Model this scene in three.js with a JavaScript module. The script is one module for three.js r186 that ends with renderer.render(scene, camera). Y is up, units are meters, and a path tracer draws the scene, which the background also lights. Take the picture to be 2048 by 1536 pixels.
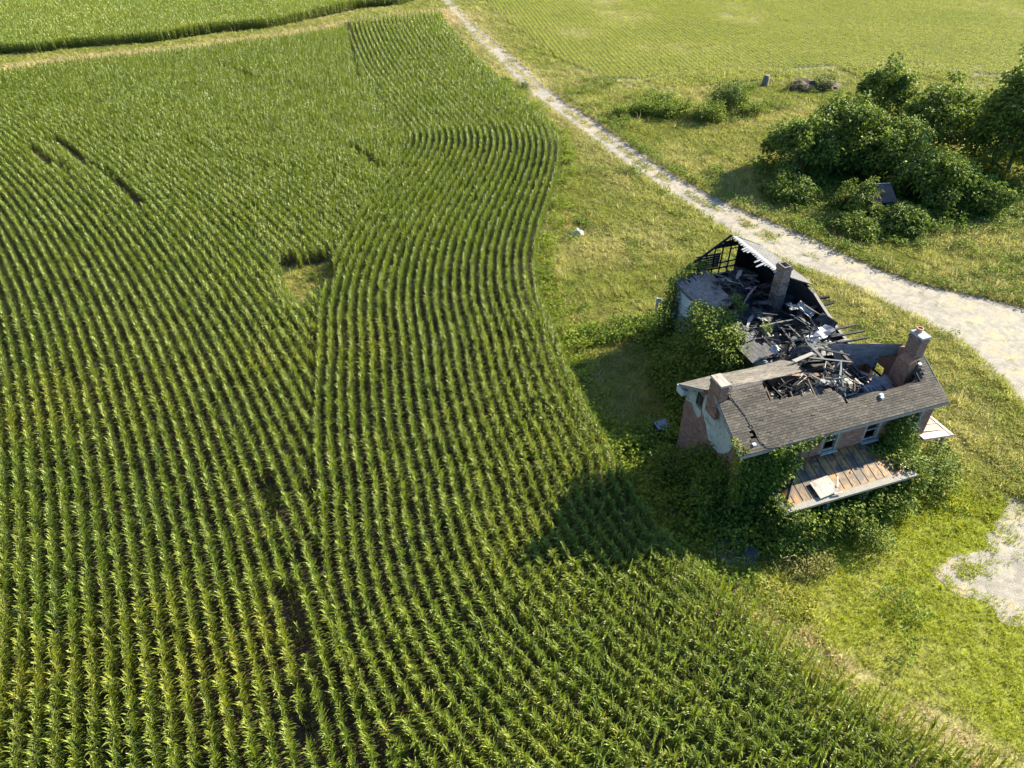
import * as THREE from 'three';
import { Sky } from 'three/addons/objects/Sky.js';
import { mergeGeometries } from 'three/addons/utils/BufferGeometryUtils.js';

// ---------------------------------------------------------------- camera, sky, sun, exposure
const scene = new THREE.Scene();
const camera = new THREE.PerspectiveCamera(55.11, 4 / 3, 0.5, 2000);
camera.position.set(0, 33, 0);
camera.rotation.set(-38.4 * Math.PI / 180, 0, 0);
const renderer = new THREE.WebGLRenderer({ antialias: true });
renderer.toneMapping = THREE.LinearToneMapping;
renderer.toneMappingExposure = 3.45;
renderer.shadowMap.enabled = true;
const SUN_AZ = 60 * Math.PI / 180, SUN_EL = 29 * Math.PI / 180;
const sunDir = new THREE.Vector3(Math.sin(SUN_AZ) * Math.cos(SUN_EL), Math.sin(SUN_EL), -Math.cos(SUN_AZ) * Math.cos(SUN_EL));
const sky = new Sky();
sky.scale.setScalar(1500);
sky.material.uniforms.sunPosition.value.copy(sunDir);
sky.material.uniforms.turbidity.value = 4;
sky.material.uniforms.rayleigh.value = 1.6;
sky.material.uniforms.mieCoefficient.value = 0.004;
sky.name = 'sky'; sky.userData.kind = 'structure';
scene.add(sky);
scene.environmentIntensity = 0.15;
const sun = new THREE.DirectionalLight(new THREE.Color(1.0, 0.885, 0.64), 5);
sun.position.copy(sunDir).multiplyScalar(200).add(new THREE.Vector3(0, 0, -70));
sun.target.position.set(0, 0, -70);
sun.castShadow = true; sun.shadow.radius = 1;
sun.shadow.mapSize.set(4096, 4096);
Object.assign(sun.shadow.camera, { left: -130, right: 130, top: 120, bottom: -120, near: 1, far: 500 });
scene.add(sun, sun.target);

// ---------------------------------------------------------------- helpers
function mulberry(a) { return () => { a |= 0; a = a + 0x6D2B79F5 | 0; let t = Math.imul(a ^ a >>> 15, 1 | a); t = t + Math.imul(t ^ t >>> 7, 61 | t) ^ t; return ((t ^ t >>> 14) >>> 0) / 4294967296; }; }
const R = mulberry(20240611);
const rr = (a, b, r = R) => a + (b - a) * r();
function hash2(x, y) { let h = Math.imul(x, 374761393) + Math.imul(y, 668265263) | 0; h = Math.imul(h ^ h >>> 13, 1274126177); return ((h ^ h >>> 16) >>> 0) / 4294967296; }
function vnoise(x, y) { const xi = Math.floor(x), yi = Math.floor(y); let fx = x - xi, fy = y - yi; fx = fx * fx * (3 - 2 * fx); fy = fy * fy * (3 - 2 * fy);
  const a = hash2(xi, yi), b = hash2(xi + 1, yi), c = hash2(xi, yi + 1), d = hash2(xi + 1, yi + 1); return a + (b - a) * fx + (c - a) * fy + (a - b - c + d) * fx * fy; }
function fbm(x, y, o = 4) { let s = 0, w = 0.5, t = 0; for (let i = 0; i < o; i++) { s += w * vnoise(x, y); t += w; w *= 0.5; x = x * 2.03 + 17.7; y = y * 2.03 + 9.1; } return s / t; }
const clamp = (x, a = 0, b = 1) => x < a ? a : x > b ? b : x;
const smooth = (a, b, x) => { const t = clamp((x - a) / (b - a)); return t * t * (3 - 2 * t); };
const mix3 = (a, b, t) => [a[0] + (b[0] - a[0]) * t, a[1] + (b[1] - a[1]) * t, a[2] + (b[2] - a[2]) * t];
const sub = (a, b) => [a[0] - b[0], a[1] - b[1], a[2] - b[2]], add = (a, b) => [a[0] + b[0], a[1] + b[1], a[2] + b[2]], mul = (a, s) => [a[0] * s, a[1] * s, a[2] * s];
const cross = (a, b) => [a[1] * b[2] - a[2] * b[1], a[2] * b[0] - a[0] * b[2], a[0] * b[1] - a[1] * b[0]];
const norm = (a) => { const l = Math.hypot(a[0], a[1], a[2]) || 1; return [a[0] / l, a[1] / l, a[2] / l]; };
function inPoly(P, x, y) { let c = false; for (let i = 0, j = P.length - 1; i < P.length; j = i++) { const a = P[i], b = P[j]; if ((a[1] > y) !== (b[1] > y) && x < (b[0] - a[0]) * (y - a[1]) / (b[1] - a[1]) + a[0]) c = !c; } return c; }
function distLine(P, x, y) { let m = 1e9; for (let i = 0; i + 1 < P.length; i++) { const a = P[i], b = P[i + 1], dx = b[0] - a[0], dy = b[1] - a[1]; const t = clamp(((x - a[0]) * dx + (y - a[1]) * dy) / (dx * dx + dy * dy)); const d = Math.hypot(x - a[0] - t * dx, y - a[1] - t * dy); if (d < m) m = d; } return m; }
function spline(P, step) { const c = new THREE.CatmullRomCurve3(P.map(p => new THREE.Vector3(p[0], 0, p[1])), false, 'centripetal'); const n = Math.max(2, Math.round(c.getLength() / step)); return c.getSpacedPoints(n).map(v => [v.x, v.z]); }

// growing geometry: positions, vertex colours, uv in metres
class GB {
  constructor() { this.p = []; this.c = []; this.u = []; this.i = []; }
  v(p, c, u = 0, w = 0) { this.p.push(p[0], p[1], p[2]); this.c.push(c[0], c[1], c[2]); this.u.push(u, w); return this.p.length / 3 - 1; }
  quad(a, b, c, d, col, uv) {
    const W = Math.hypot(...sub(b, a)), Hh = Math.hypot(...sub(d, a)), o = uv || [0, 0];
    const i = this.v(a, col, o[0], o[1]); this.v(b, col, o[0] + W, o[1]); this.v(c, col, o[0] + W, o[1] + Hh); this.v(d, col, o[0], o[1] + Hh);
    this.i.push(i, i + 1, i + 2, i, i + 2, i + 3); return this;
  }
  tri(a, b, c, col) { const i = this.v(a, col, a[0], a[2]); this.v(b, col, b[0], b[2]); this.v(c, col, c[0], c[2]); this.i.push(i, i + 1, i + 2); return this; }
  // solid from a bottom and a top quad (each counter-clockwise from above)
  hexa(b, t, col) {
    const o = [this.p.length % 7 * 0.37, this.p.length % 11 * 0.23];
    this.quad(t[0], t[1], t[2], t[3], col, o); this.quad(b[3], b[2], b[1], b[0], col, o);
    for (let k = 0; k < 4; k++) { const m = (k + 1) % 4; this.quad(b[k], b[m], t[m], t[k], col, o); } return this;
  }
  box(x0, x1, y0, y1, z0, z1, col) { return this.hexa([[x0, y0, z1], [x1, y0, z1], [x1, y0, z0], [x0, y0, z0]], [[x0, y1, z1], [x1, y1, z1], [x1, y1, z0], [x0, y1, z0]], col); }
  // bar from a to b, w wide, t thick, rolled; the ends may be burnt thinner
  bar(a, b, w, t, col, roll = 0, e0 = 1, e1 = 1) {
    const d = norm(sub(b, a)); let s = cross(d, Math.abs(d[1]) > 0.95 ? [1, 0, 0] : [0, 1, 0]); s = norm(s); let n = cross(s, d);
    const cr = Math.cos(roll), sr = Math.sin(roll), s2 = add(mul(s, cr), mul(n, sr)), n2 = add(mul(n, cr), mul(s, -sr));
    const ring = (q, e) => [[-1, -1], [1, -1], [1, 1], [-1, 1]].map(([i, j]) => add(q, add(mul(s2, i * w / 2 * e), mul(n2, j * t / 2 * e))));
    const A = ring(a, e0), B = ring(b, e1), L = Math.hypot(...sub(b, a)), o = this.p.length * 0.013 % 3;
    for (let k = 0; k < 4; k++) { const m = (k + 1) % 4, i = this.v(A[k], col, o, k * 0.2); this.v(A[m], col, o, k * 0.2 + w); this.v(B[m], col, o + L, k * 0.2 + w); this.v(B[k], col, o + L, k * 0.2); this.i.push(i, i + 2, i + 1, i, i + 3, i + 2); }
    this.quad(A[0], A[1], A[2], A[3], col); this.quad(B[3], B[2], B[1], B[0], col); return this;
  }
  leaf(c, out, up, len, wid, col, droop = 0.25) { // folded two-faced leaf
    const s = norm(cross(out, up)), n = cross(s, out), tip = add(add(c, mul(out, len)), mul([0, -1, 0], droop * len)), m = add(c, mul(out, len * 0.45));
    const l = add(add(m, mul(s, wid / 2)), mul(n, wid * 0.18)), r = add(add(m, mul(s, -wid / 2)), mul(n, wid * 0.18));
    const i = this.v(c, col); this.v(l, col); this.v(tip, col); this.v(r, col); this.i.push(i, i + 1, i + 2, i, i + 2, i + 3);
  }
  geo(smoothN = false) {
    const g = new THREE.BufferGeometry();
    g.setAttribute('position', new THREE.Float32BufferAttribute(this.p, 3)); g.setAttribute('color', new THREE.Float32BufferAttribute(this.c, 3)); g.setAttribute('uv', new THREE.Float32BufferAttribute(this.u, 2));
    g.setIndex(this.p.length / 3 > 65535 ? new THREE.Uint32BufferAttribute(this.i, 1) : new THREE.Uint16BufferAttribute(this.i, 1));
    if (smoothN) g.computeVertexNormals(); else { /* faces share no vertices, so these are flat */ g.computeVertexNormals(); }
    return g;
  }
}
const taken = {};
function numbered(n) { const k = taken[n] = (taken[n] ?? -1) + 1; return k ? n + '_' + String(k).padStart(3, '0') : n; }
function put(name, geo, mat, parent = scene) { const m = new THREE.Mesh(geo, mat); m.name = parent === scene ? numbered(name) : name; m.castShadow = m.receiveShadow = true; parent.add(m); return m; }
function tag(o, label, category, group, kind) { if (label) o.userData.label = label; if (category) o.userData.category = category; if (group) o.userData.group = group; if (kind || category) o.userData.kind = kind || 'thing'; return o; }
function thing(name, label, category, [x, y, z] = [0, 0, 0], turn = 0, group) { const o = new THREE.Group(); o.name = numbered(name); o.position.set(x, y, z); o.rotation.y = turn; scene.add(o); return tag(o, label, category, group); }
function instanced(name, geo, mat, list, parent) { // list of {x,y,z,ry,s,sy,c,tx,tz}
  const im = new THREE.InstancedMesh(geo, mat, list.length), M = new THREE.Matrix4(), q = new THREE.Quaternion(), e = new THREE.Euler(), C = new THREE.Color();
  list.forEach((t, k) => { e.set(t.tx || 0, t.ry || 0, t.tz || 0, 'YXZ'); q.setFromEuler(e); M.compose(new THREE.Vector3(t.x, t.y || 0, t.z), q, new THREE.Vector3(t.s, t.sy || t.s, t.s)); im.setMatrixAt(k, M); if (t.c) { C.setRGB(t.c[0], t.c[1], t.c[2]); im.setColorAt(k, C); } });
  im.name = parent === scene ? numbered(name) : name; im.castShadow = im.receiveShadow = true; parent.add(im); return im;
}
// ---------------------------------------------------------------- textures and materials
function noiseTex(n, fn, srgb = true) {
  const d = new Uint8Array(n * n * 4);
  for (let y = 0; y < n; y++) for (let x = 0; x < n; x++) { const c = fn(x / n, y / n, x, y), k = (y * n + x) * 4; d[k] = clamp(c[0]) * 255; d[k + 1] = clamp(c[1]) * 255; d[k + 2] = clamp(c[2]) * 255; d[k + 3] = 255; }
  const t = new THREE.DataTexture(d, n, n, THREE.RGBAFormat); t.wrapS = t.wrapT = THREE.RepeatWrapping; t.magFilter = THREE.LinearFilter; t.minFilter = THREE.LinearMipmapLinearFilter; t.generateMipmaps = true; if (srgb) t.colorSpace = THREE.SRGBColorSpace; t.needsUpdate = true; return t;
}
// periodic value noise for tiles
function pnoise(u, v, f) { const x = u * f, y = v * f, xi = Math.floor(x), yi = Math.floor(y); let fx = x - xi, fy = y - yi; fx = fx * fx * (3 - 2 * fx); fy = fy * fy * (3 - 2 * fy); const h = (i, j) => hash2(((i % f) + f) % f + f * 31, ((j % f) + f) % f + 7);
  const a = h(xi, yi), b = h(xi + 1, yi), c = h(xi, yi + 1), d = h(xi + 1, yi + 1); return a + (b - a) * fx + (c - a) * fy + (a - b - c + d) * fx * fy; }
const grit = noiseTex(512, (u, v) => { const g = 0.62 + 0.22 * pnoise(u, v, 256) + 0.12 * pnoise(u, v, 64) + 0.12 * pnoise(u, v, 9); return [g, g, g]; });
grit.repeat.set(0.5, 0.5);
const gravelTex = noiseTex(1024, (u, v) => { const s = pnoise(u, v, 512), m = pnoise(u, v, 180), l = pnoise(u, v, 22), b = pnoise(u, v, 7); let g = 0.72 + 0.24 * (s - 0.5) + 0.22 * (m - 0.5) + 0.13 * (l - 0.5) + 0.12 * (b - 0.5); if (m > 0.84) g -= 0.18; if (s > 0.93) g -= 0.12; const w = smooth(0.45, 0.75, b * 0.6 + l * 0.4); return [g, g * (0.985 - 0.035 * w), g * (0.95 - 0.13 * w)]; });
gravelTex.repeat.set(1 / 7, 1 / 7);
const gravelBump = noiseTex(512, (u, v) => { const g = 0.5 * pnoise(u, v, 256) + 0.5 * pnoise(u, v, 90); return [g, g, g]; }, false); gravelBump.repeat.set(1 / 4, 1 / 4);
const woodTex = noiseTex(512, (u, v) => { const g = 0.66 + 0.26 * pnoise(u * 0.06 % 1, v, 128) + 0.16 * (pnoise(u, v, 24) - 0.5) + 0.14 * (pnoise(u, v, 200) - 0.5); return [g, g, g]; });
const charTex = noiseTex(512, (u, v) => { const c = pnoise(u, v, 60), f = pnoise(u, v, 200), a = pnoise(u, v, 8); let g = 0.36 + 0.3 * c * f + 0.2 * f; if (a > 0.62) g += (a - 0.62) * 1.5; return [g, g, g * 1.0]; });
const rustTex = noiseTex(1024, (u, v) => { const a = pnoise(u, v, 6), b = pnoise(u, v, 23), f = pnoise(u, v, 300), s = pnoise(u, v * 0.25 % 1, 64); const t = smooth(0.3, 0.72, 0.55 * a + 0.3 * b + 0.2 * s); const c = mix3([0.27, 0.205, 0.155], [0.60, 0.425, 0.205], t); const k = 0.82 + 0.3 * f * s; return mul(c, k); });
rustTex.repeat.set(0.3, 0.3);
const plasterTex = noiseTex(512, (u, v) => { const g = 0.74 + 0.2 * pnoise(u, v, 7) * pnoise(u, v, 31) + 0.1 * pnoise(u, v, 190) - 0.12 * smooth(0.6, 0.9, pnoise(u, v, 13)); return [g, g * 1.0, g * 0.97]; }); plasterTex.repeat.set(0.4, 0.4);
const groundTex = noiseTex(1024, (u, v) => { const g = 0.72 + 0.25 * (pnoise(u, v, 400) - 0.5) + 0.25 * (pnoise(u, v, 120) - 0.5) + 0.2 * (pnoise(u, v, 30) - 0.5); return [g, g, g]; }); groundTex.repeat.set(1 / 6, 1 / 6);
const S = (o) => new THREE.MeshStandardMaterial({ side: THREE.DoubleSide, ...o });
const M = {
  ground: S({ vertexColors: true, map: groundTex, roughness: 1 }),
  gravel: S({ map: gravelTex, bumpMap: gravelBump, bumpScale: 0.012, roughness: 0.95, color: new THREE.Color(0.58, 0.53, 0.455) }),
  corn: new THREE.MeshPhysicalMaterial({ side: THREE.DoubleSide, vertexColors: true, roughness: 0.92, transmission: 0.48, thickness: 0, specularIntensity: 0.4, clearcoat: 0.55, clearcoatRoughness: 0.24 }),
  leaf: new THREE.MeshPhysicalMaterial({ side: THREE.DoubleSide, vertexColors: true, roughness: 0.9, transmission: 0.42, thickness: 0, specularIntensity: 0.35, clearcoat: 0.12, clearcoatRoughness: 0.4 }),
  grass: new THREE.MeshPhysicalMaterial({ side: THREE.DoubleSide, vertexColors: true, roughness: 0.97, transmission: 0.5, thickness: 0, specularIntensity: 0.15 }),
  bark: S({ vertexColors: true, roughness: 0.95 }),
  shingle: S({ vertexColors: true, map: grit, roughness: 0.92 }),
  brick: S({ vertexColors: true, map: grit, roughness: 0.92 }),
  plaster: S({ vertexColors: true, map: plasterTex, roughness: 0.9 }),
  wood: S({ vertexColors: true, map: woodTex, roughness: 0.85 }),
  char: S({ vertexColors: true, map: charTex, roughness: 0.55 }),
  metal: S({ vertexColors: true, map: grit, roughness: 0.38, metalness: 0.55 }),
  rust: S({ map: rustTex, roughness: 0.6, metalness: 0.15 }),
  stone: S({ vertexColors: true, map: grit, roughness: 0.95 }),
  plastic: S({ vertexColors: true, roughness: 0.5 }),
  glass: new THREE.MeshPhysicalMaterial({ side: THREE.DoubleSide, color: 0xffffff, roughness: 0.05, transmission: 1, thickness: 0 }),
};

// ---------------------------------------------------------------- plan of the place (metres; x to the right, -z away from the camera)
const cornEdge = spline([[-13.8, -155.5], [-10.5, -141.5], [-6.4, -126.3], [-1.8, -112.4], [2.4, -100.9], [5.1, -93], [5.9, -86], [5.4, -79.1], [4.1, -71.1], [2.9, -64.2], [2.3, -58.3], [2.5, -52.3], [3.5, -47.1], [4.3, -42], [5.3, -37.5], [6.3, -34.1], [7.2, -30.2], [8.4, -27.2], [10, -25.1], [11.4, -23.5], [13.4, -21.4], [15.2, -19.5], [16.9, -17.9], [18.7, -16.6], [20.3, -15.4], [21.7, -14.4], [25, -11.5], [29, -8]], 0.8);
const cornBack = [[-100, -103], [-76.9, -116.3], [-71.4, -120.5], [-65, -123.6], [-58.2, -126.3], [-50.1, -131.1], [-41.4, -136.1], [-34, -141.5], [-27.8, -147.2], [-21.1, -152.5], [-15.8, -156]];
const cornPoly = [...cornBack, ...cornEdge, [29, -6], [-100, -6]];
const farEdge = [[-125, -118], [-84.8, -129.3], [-78.5, -129.9], [-73.2, -133.1], [-66.4, -135], [-60.4, -137.4], [-52.7, -143.3], [-44.6, -147], [-37, -155], [-30.6, -162.7], [-23, -166.4], [-19.3, -171.2], [-19, -176], [-22, -200]];
const farPoly = [...farEdge, [-140, -200]];
const roadL = spline([[-17.5, -185], [-14.8, -172.2], [-12.5, -162.7], [-6.6, -140.8], [-1.9, -124.9], [2.6, -109.3], [7, -98.1], [10.8, -88.7], [15.3, -78.1], [19.2, -69.9], [22.6, -62.8], [26, -58.6], [29.4, -55.5], [32.1, -51.5], [34, -48.6], [35.1, -45.8], [35.5, -42.1], [35.6, -40.4], [36.2, -36], [38, -30], [44, -26]], 1);
const roadR = spline([[-15.2, -185], [-12.6, -172.2], [-9.8, -160.5], [-3.4, -139.1], [1.3, -124.9], [6.2, -108.2], [10.4, -98.7], [14.4, -88.7], [18.3, -79.5], [22.3, -72.3], [26.6, -67], [29.4, -63.3], [32.5, -59], [35.9, -55.5], [39.4, -53.8], [42.5, -51.9], [47, -49.8], [54, -47]], 1);
const roadPoly = [...roadL, ...roadR.slice().reverse()];
const padLine = [[22.9, -24.8], [23.4, -25.5], [24.5, -26.2], [25.6, -26.5], [26.6, -26.9], [27.2, -27.8], [27.9, -28.4], [28.8, -29.3], [29.6, -29.9], [30.1, -30.9], [30.8, -30.2], [32.0, -29], [33, -27], [32, -22], [28.6, -18.6], [27, -20.2], [26.3, -21.5], [25.6, -21.9], [25.2, -22.4], [25.1, -22.9], [24.6, -23.2], [23.9, -23.3], [23.4, -23.9]];
const padPoly = spline([...padLine, padLine[0]], 0.25);
const soyPoly = [[-9.8, -185], [-8.4, -172], [-5.1, -154.1], [4, -132.4], [13, -118], [17.6, -108], [21, -107.2], [27.4, -111.5], [37.5, -114.5], [44.1, -113], [55.5, -115.4], [62, -117], [70, -110], [110, -108], [140, -185]];
const soyEdge = soyPoly.slice(5, 14);
const HX = 12.2, HZ = -28.35, HROT = 0.33322; // house front-left eave corner and turn
const hc = Math.cos(HROT), hs = Math.sin(HROT);
const toHouse = (x, z) => { const a = x - HX, b = z - HZ; return [a * hc - b * hs, -(a * hs + b * hc)]; }; // -> (u along the front, v to the back)
const fromHouse = (u, v) => [HX + u * hc - v * hs, HZ - u * hs - v * hc];
const inHouse = (x, z, m = 0) => { const [u, v] = toHouse(x, z); return (u > 0.2 - m && u < 13.8 + m && v > 0.3 - m && v < 6.6 + m) || (u > 6.4 - m && u < 13.4 + m && v > 6 && v < 18.5 + m); };
const leftLimit = (z) => -22.3 + 0.545 * (z + 14.7);

// colour of what covers the ground: thatch, straw, soil
function cover(x, z) {
  const n1 = fbm(x * 0.11 + 3, z * 0.11 + 8, 4), n2 = fbm(x * 0.5 + 40, z * 0.5, 3);
  const dC = distLine(cornEdge, x, z), road = Math.min(distLine(roadL, x, z), distLine(roadR, x, z));
  let green = [0.282, 0.305, 0.048], yellow = [0.440, 0.415, 0.122], straw = [0.57, 0.465, 0.23];
  let c = mix3(green, yellow, smooth(0.25, 0.75, n1 * 0.65 + n2 * 0.35));
  let dry = 0, lush = 0;
  if (z > -90) dry += 0.16 * smooth(0.5, 0.7, n2) * smooth(0.42, 0.62, n1);
  // lush short grass round the gravel turning area and along the field's near edge
  lush += smooth(14, 6, Math.hypot(x - 23, z + 23)) * 0.9;
  // dry verge along the track, rows of dead grass at the field ends
  if (dC < 8 && z < -60) dry += smooth(7, 2, road) * 0.35;
  const dB = distLine(cornBack, x, z); if (dB < 18 && z < -100 && x < 0) dry += smooth(9, 5, dB) * (0.6 + 0.6 * n2);
  if (dC < 1.6 && x > 12) dry += 0.9 * smooth(1.6, 0.5, dC) * smooth(0.3, 0.5, n2);
  c = mix3(c, [0.365, 0.400, 0.009], clamp(lush * 0.85));
  c = mix3(c, straw, clamp(dry));
  return c;
}
console.log('setup done');
// ---------------------------------------------------------------- ground
{
  const xs = [], zs = []; // a finer grid near the camera
  for (let x = -260; x < -60; x += 8) xs.push(x); for (let x = -60; x < -4; x += 2.5) xs.push(x); for (let x = -4; x < 60; x += 0.6) xs.push(x); for (let x = 60; x < 110; x += 2.5) xs.push(x); for (let x = 110; x <= 420; x += 12) xs.push(x);
  for (let z = 30; z > -10; z -= 4) zs.push(z); for (let z = -10; z > -115; z -= 0.6) zs.push(z); for (let z = -115; z > -190; z -= 1.6) zs.push(z); for (let z = -190; z >= -900; z -= 18) zs.push(z);
  const p = [], c = [], u = [], id = [];
  for (const z of zs) for (const x of xs) {
    let col;
    if (inPoly(cornPoly, x, z) && !(x > 11 && distLine(cornEdge, x, z) < 1.6)) col = mix3([0.105, 0.068, 0.038], [0.17, 0.115, 0.065], fbm(x * 0.7, z * 0.7, 2));
    else if (inPoly(farPoly, x, z)) col = [0.12, 0.085, 0.045];
    else if (inPoly(soyPoly, x, z)) { const n = fbm(x * 0.09, z * 0.09, 4); col = mix3([0.23, 0.235, 0.04], [0.40, 0.34, 0.14], clamp(0.85 * smooth(0.5, 0.8, n) + 0.2 * smooth(9, 3, distLine(soyEdge, x, z)))); }
    else if (z < -190 || x > 112) col = [0.14, 0.17, 0.03];
    else col = mul(cover(x, z), 0.9);
    p.push(x, 0, z); c.push(...col); u.push(x, -z);
  }
  const n = xs.length; for (let j = 0; j + 1 < zs.length; j++) for (let i = 0; i + 1 < n; i++) { const a = j * n + i; id.push(a, a + 1, a + n + 1, a, a + n + 1, a + n); }
  const g = new THREE.BufferGeometry(); g.setAttribute('position', new THREE.Float32BufferAttribute(p, 3)); g.setAttribute('color', new THREE.Float32BufferAttribute(c, 3)); g.setAttribute('uv', new THREE.Float32BufferAttribute(u, 2)); g.setIndex(id); g.computeVertexNormals();
  tag(put('ground', g, M.ground), 'grassy ground and bare soil under fields and lawn', 'ground', null, 'structure');
}
// gravel track and turning area: sheets with ragged edges
function sheet(poly, y) {
  const s = new THREE.Shape(poly.map(([x, z]) => new THREE.Vector2(x, -z))); const g = new THREE.ShapeGeometry(s); g.rotateX(-Math.PI / 2); g.translate(0, y, 0); const p = g.attributes.position, uv = [];
  for (let k = 0; k < p.count; k++) uv.push(p.getX(k), -p.getZ(k)); g.setAttribute('uv', new THREE.Float32BufferAttribute(uv, 2)); g.computeVertexNormals(); return g;
}
const rag = (L, k, w, bias = 0) => { const out = []; const P = spline(L, 0.16); P.forEach(([x, z], i) => { const a = P[Math.max(0, i - 1)], b = P[Math.min(P.length - 1, i + 1)], dx = b[0] - a[0], dz = b[1] - a[1], l = Math.hypot(dx, dz) || 1, o = (fbm(x * 0.9 + k, z * 0.9, 3) - 0.5) * w + (vnoise(x * 4 + k, z * 4) - 0.5) * w * 0.35 + bias; out.push([x + dz / l * o, z - dx / l * o]); }); return out; };
const roadRag = [...rag(roadL, 5, 0.55, -0.3), ...rag(roadR, 91, 0.45, 0.3).reverse()];
tag(put('gravel_road', sheet(roadRag, 0.012), M.gravel), 'pale crushed gravel farm track running past the ruined house', 'road', null, 'structure');
tag(put('gravel_driveway', sheet(rag(padPoly.slice(0, -2), 33, 0.9), 0.012), M.gravel), 'patch of pale gravel with weeds in the lawn corner', 'driveway', null, 'structure');

// ---------------------------------------------------------------- corn
function cornPlant(seed, far) {
  const r = mulberry(seed), g = new GB(), H = 1.62, white = [1, 1, 1];
  const st = [0.75, 0.85, 0.8];
  g.bar([0, 0, 0], [0, H * 0.8, 0], 0.026, 0.026, st, 0.3, 1, 0.5);
  const n = far ? 9 : 16, seg = far ? 3 : 5;
  for (let k = 0; k < n; k++) {
    const t = k / (n - 1), y0 = 0.18 + t * (H - 0.42), side = k % 2 ? Math.PI : 0, az = side + rr(-0.5, 0.5, r);
    const L = (t < 0.25 ? 0.42 : t > 0.8 ? 0.38 : 0.53) * rr(0.85, 1.15, r), w = 0.088 * rr(0.85, 1.1, r) * (far ? 1.35 : 1), a0 = (t > 0.85 ? 0.18 : 0.42 - 0.2 * t) + rr(-0.08, 0.1, r), bend = (t > 0.85 ? 0.9 : 1.95 - 0.5 * t) * rr(0.8, 1.2, r), tw = rr(-0.5, 0.5, r);
    const tone = t < 0.2 ? mix3([0.9, 0.85, 0.9], [1.55, 1.15, 1.3], r() < 0.35 ? r() : 0) : mul(white, rr(0.88, 1.12, r));
    let x = 0, y = y0; const c = Math.cos(az), s = Math.sin(az); let prev = null;
    for (let j = 0; j <= seg; j++) {
      const q = j / seg, ang = a0 + bend * Math.pow(q, 1.3), ww = w * (q < 0.15 ? 0.55 + q * 3 : Math.pow(1 - (q - 0.15) / 0.86, 0.6)) * 0.5, tt = tw * q;
      const cx = x * c, cz = x * s, sx = -s, sz = c, fold = ww * 0.42;
      const nx = -Math.cos(ang), ny = Math.sin(ang); // leaf normal in the (outward, up) plane
      const A = g.v([cx + sx * ww * Math.cos(tt) + nx * c * (fold + ww * Math.sin(tt)), y + ny * (fold + ww * Math.sin(tt)), cz + sz * ww * Math.cos(tt) + nx * s * (fold + ww * Math.sin(tt))], tone);
      const B = g.v([cx, y, cz], tone);
      const C = g.v([cx - sx * ww * Math.cos(tt) + nx * c * (fold - ww * Math.sin(tt)), y + ny * (fold - ww * Math.sin(tt)), cz - sz * ww * Math.cos(tt) + nx * s * (fold - ww * Math.sin(tt))], tone);
      if (prev !== null) { g.i.push(prev, prev + 1, A + 1, prev, A + 1, A, prev + 1, prev + 2, A + 2, prev + 1, A + 2, A + 1); }
      prev = A; x += Math.sin(ang) * L / seg; y += Math.cos(ang) * L / seg;
    }
  }
  return g.geo(true);
}
const cornGeo = [11, 22, 33, 44, 55, 66].map(s => cornPlant(s, false)), cornFarGeo = [71, 72, 73, 74].map(s => cornPlant(s, true));
const plants = [];
const bare = [[[-20.8, -58.2], [-16.4, -59.2], [-15.2, -56], [-15.6, -52.4], [-17.2, -50.6], [-19.3, -54.2]]];
const gaps = [ // missing stretches of row: [x0,z0,x1,z1,half width]
  [-55.4, -87.9, -46.2, -79.3, 0.42], [-46.2, -79.3, -36.9, -69.1, 0.36], [-56.4, -84.8, -48.2, -77.2, 0.42], [-19, -85.4, -14.2, -78.6, 0.4], [-45.6, -119.4, -37, -112, 0.35],
  [-15.1, -31.6, -14.2, -29.8, 0.3], [-14.2, -29.8, -12.6, -26, 0.28], [-12.6, -26, -11.9, -24.6, 0.15], [-11.9, -24.6, -10.9, -21.5, 0.3], [-10.9, -21.5, -9.6, -18, 0.26], [-9.6, -18, -8.6, -15, 0.22], [-12.9, -31, -11.4, -29.6, 0.3], [-5.9, -17.2, -4.8, -15.6, 0.3], [-31.8, -153.9, -22.1, -111.6, 0.2]];
const inGap = (x, z) => { for (const b of bare) if (inPoly(b, x + 2.2 * (fbm(x * 0.8 + 3, z * 0.8, 2) - 0.5), z + 2.2 * (fbm(x * 0.8, z * 0.8 + 8, 2) - 0.5))) return true; for (const [a, b, c, d, w] of gaps) { const dx = c - a, dz = d - b, t = ((x - a) * dx + (z - b) * dz) / (dx * dx + dz * dz); if (t > 0 && t < 1 && Math.hypot(x - a - t * dx, z - b - t * dz) < w) return true; } return false; };
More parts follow.
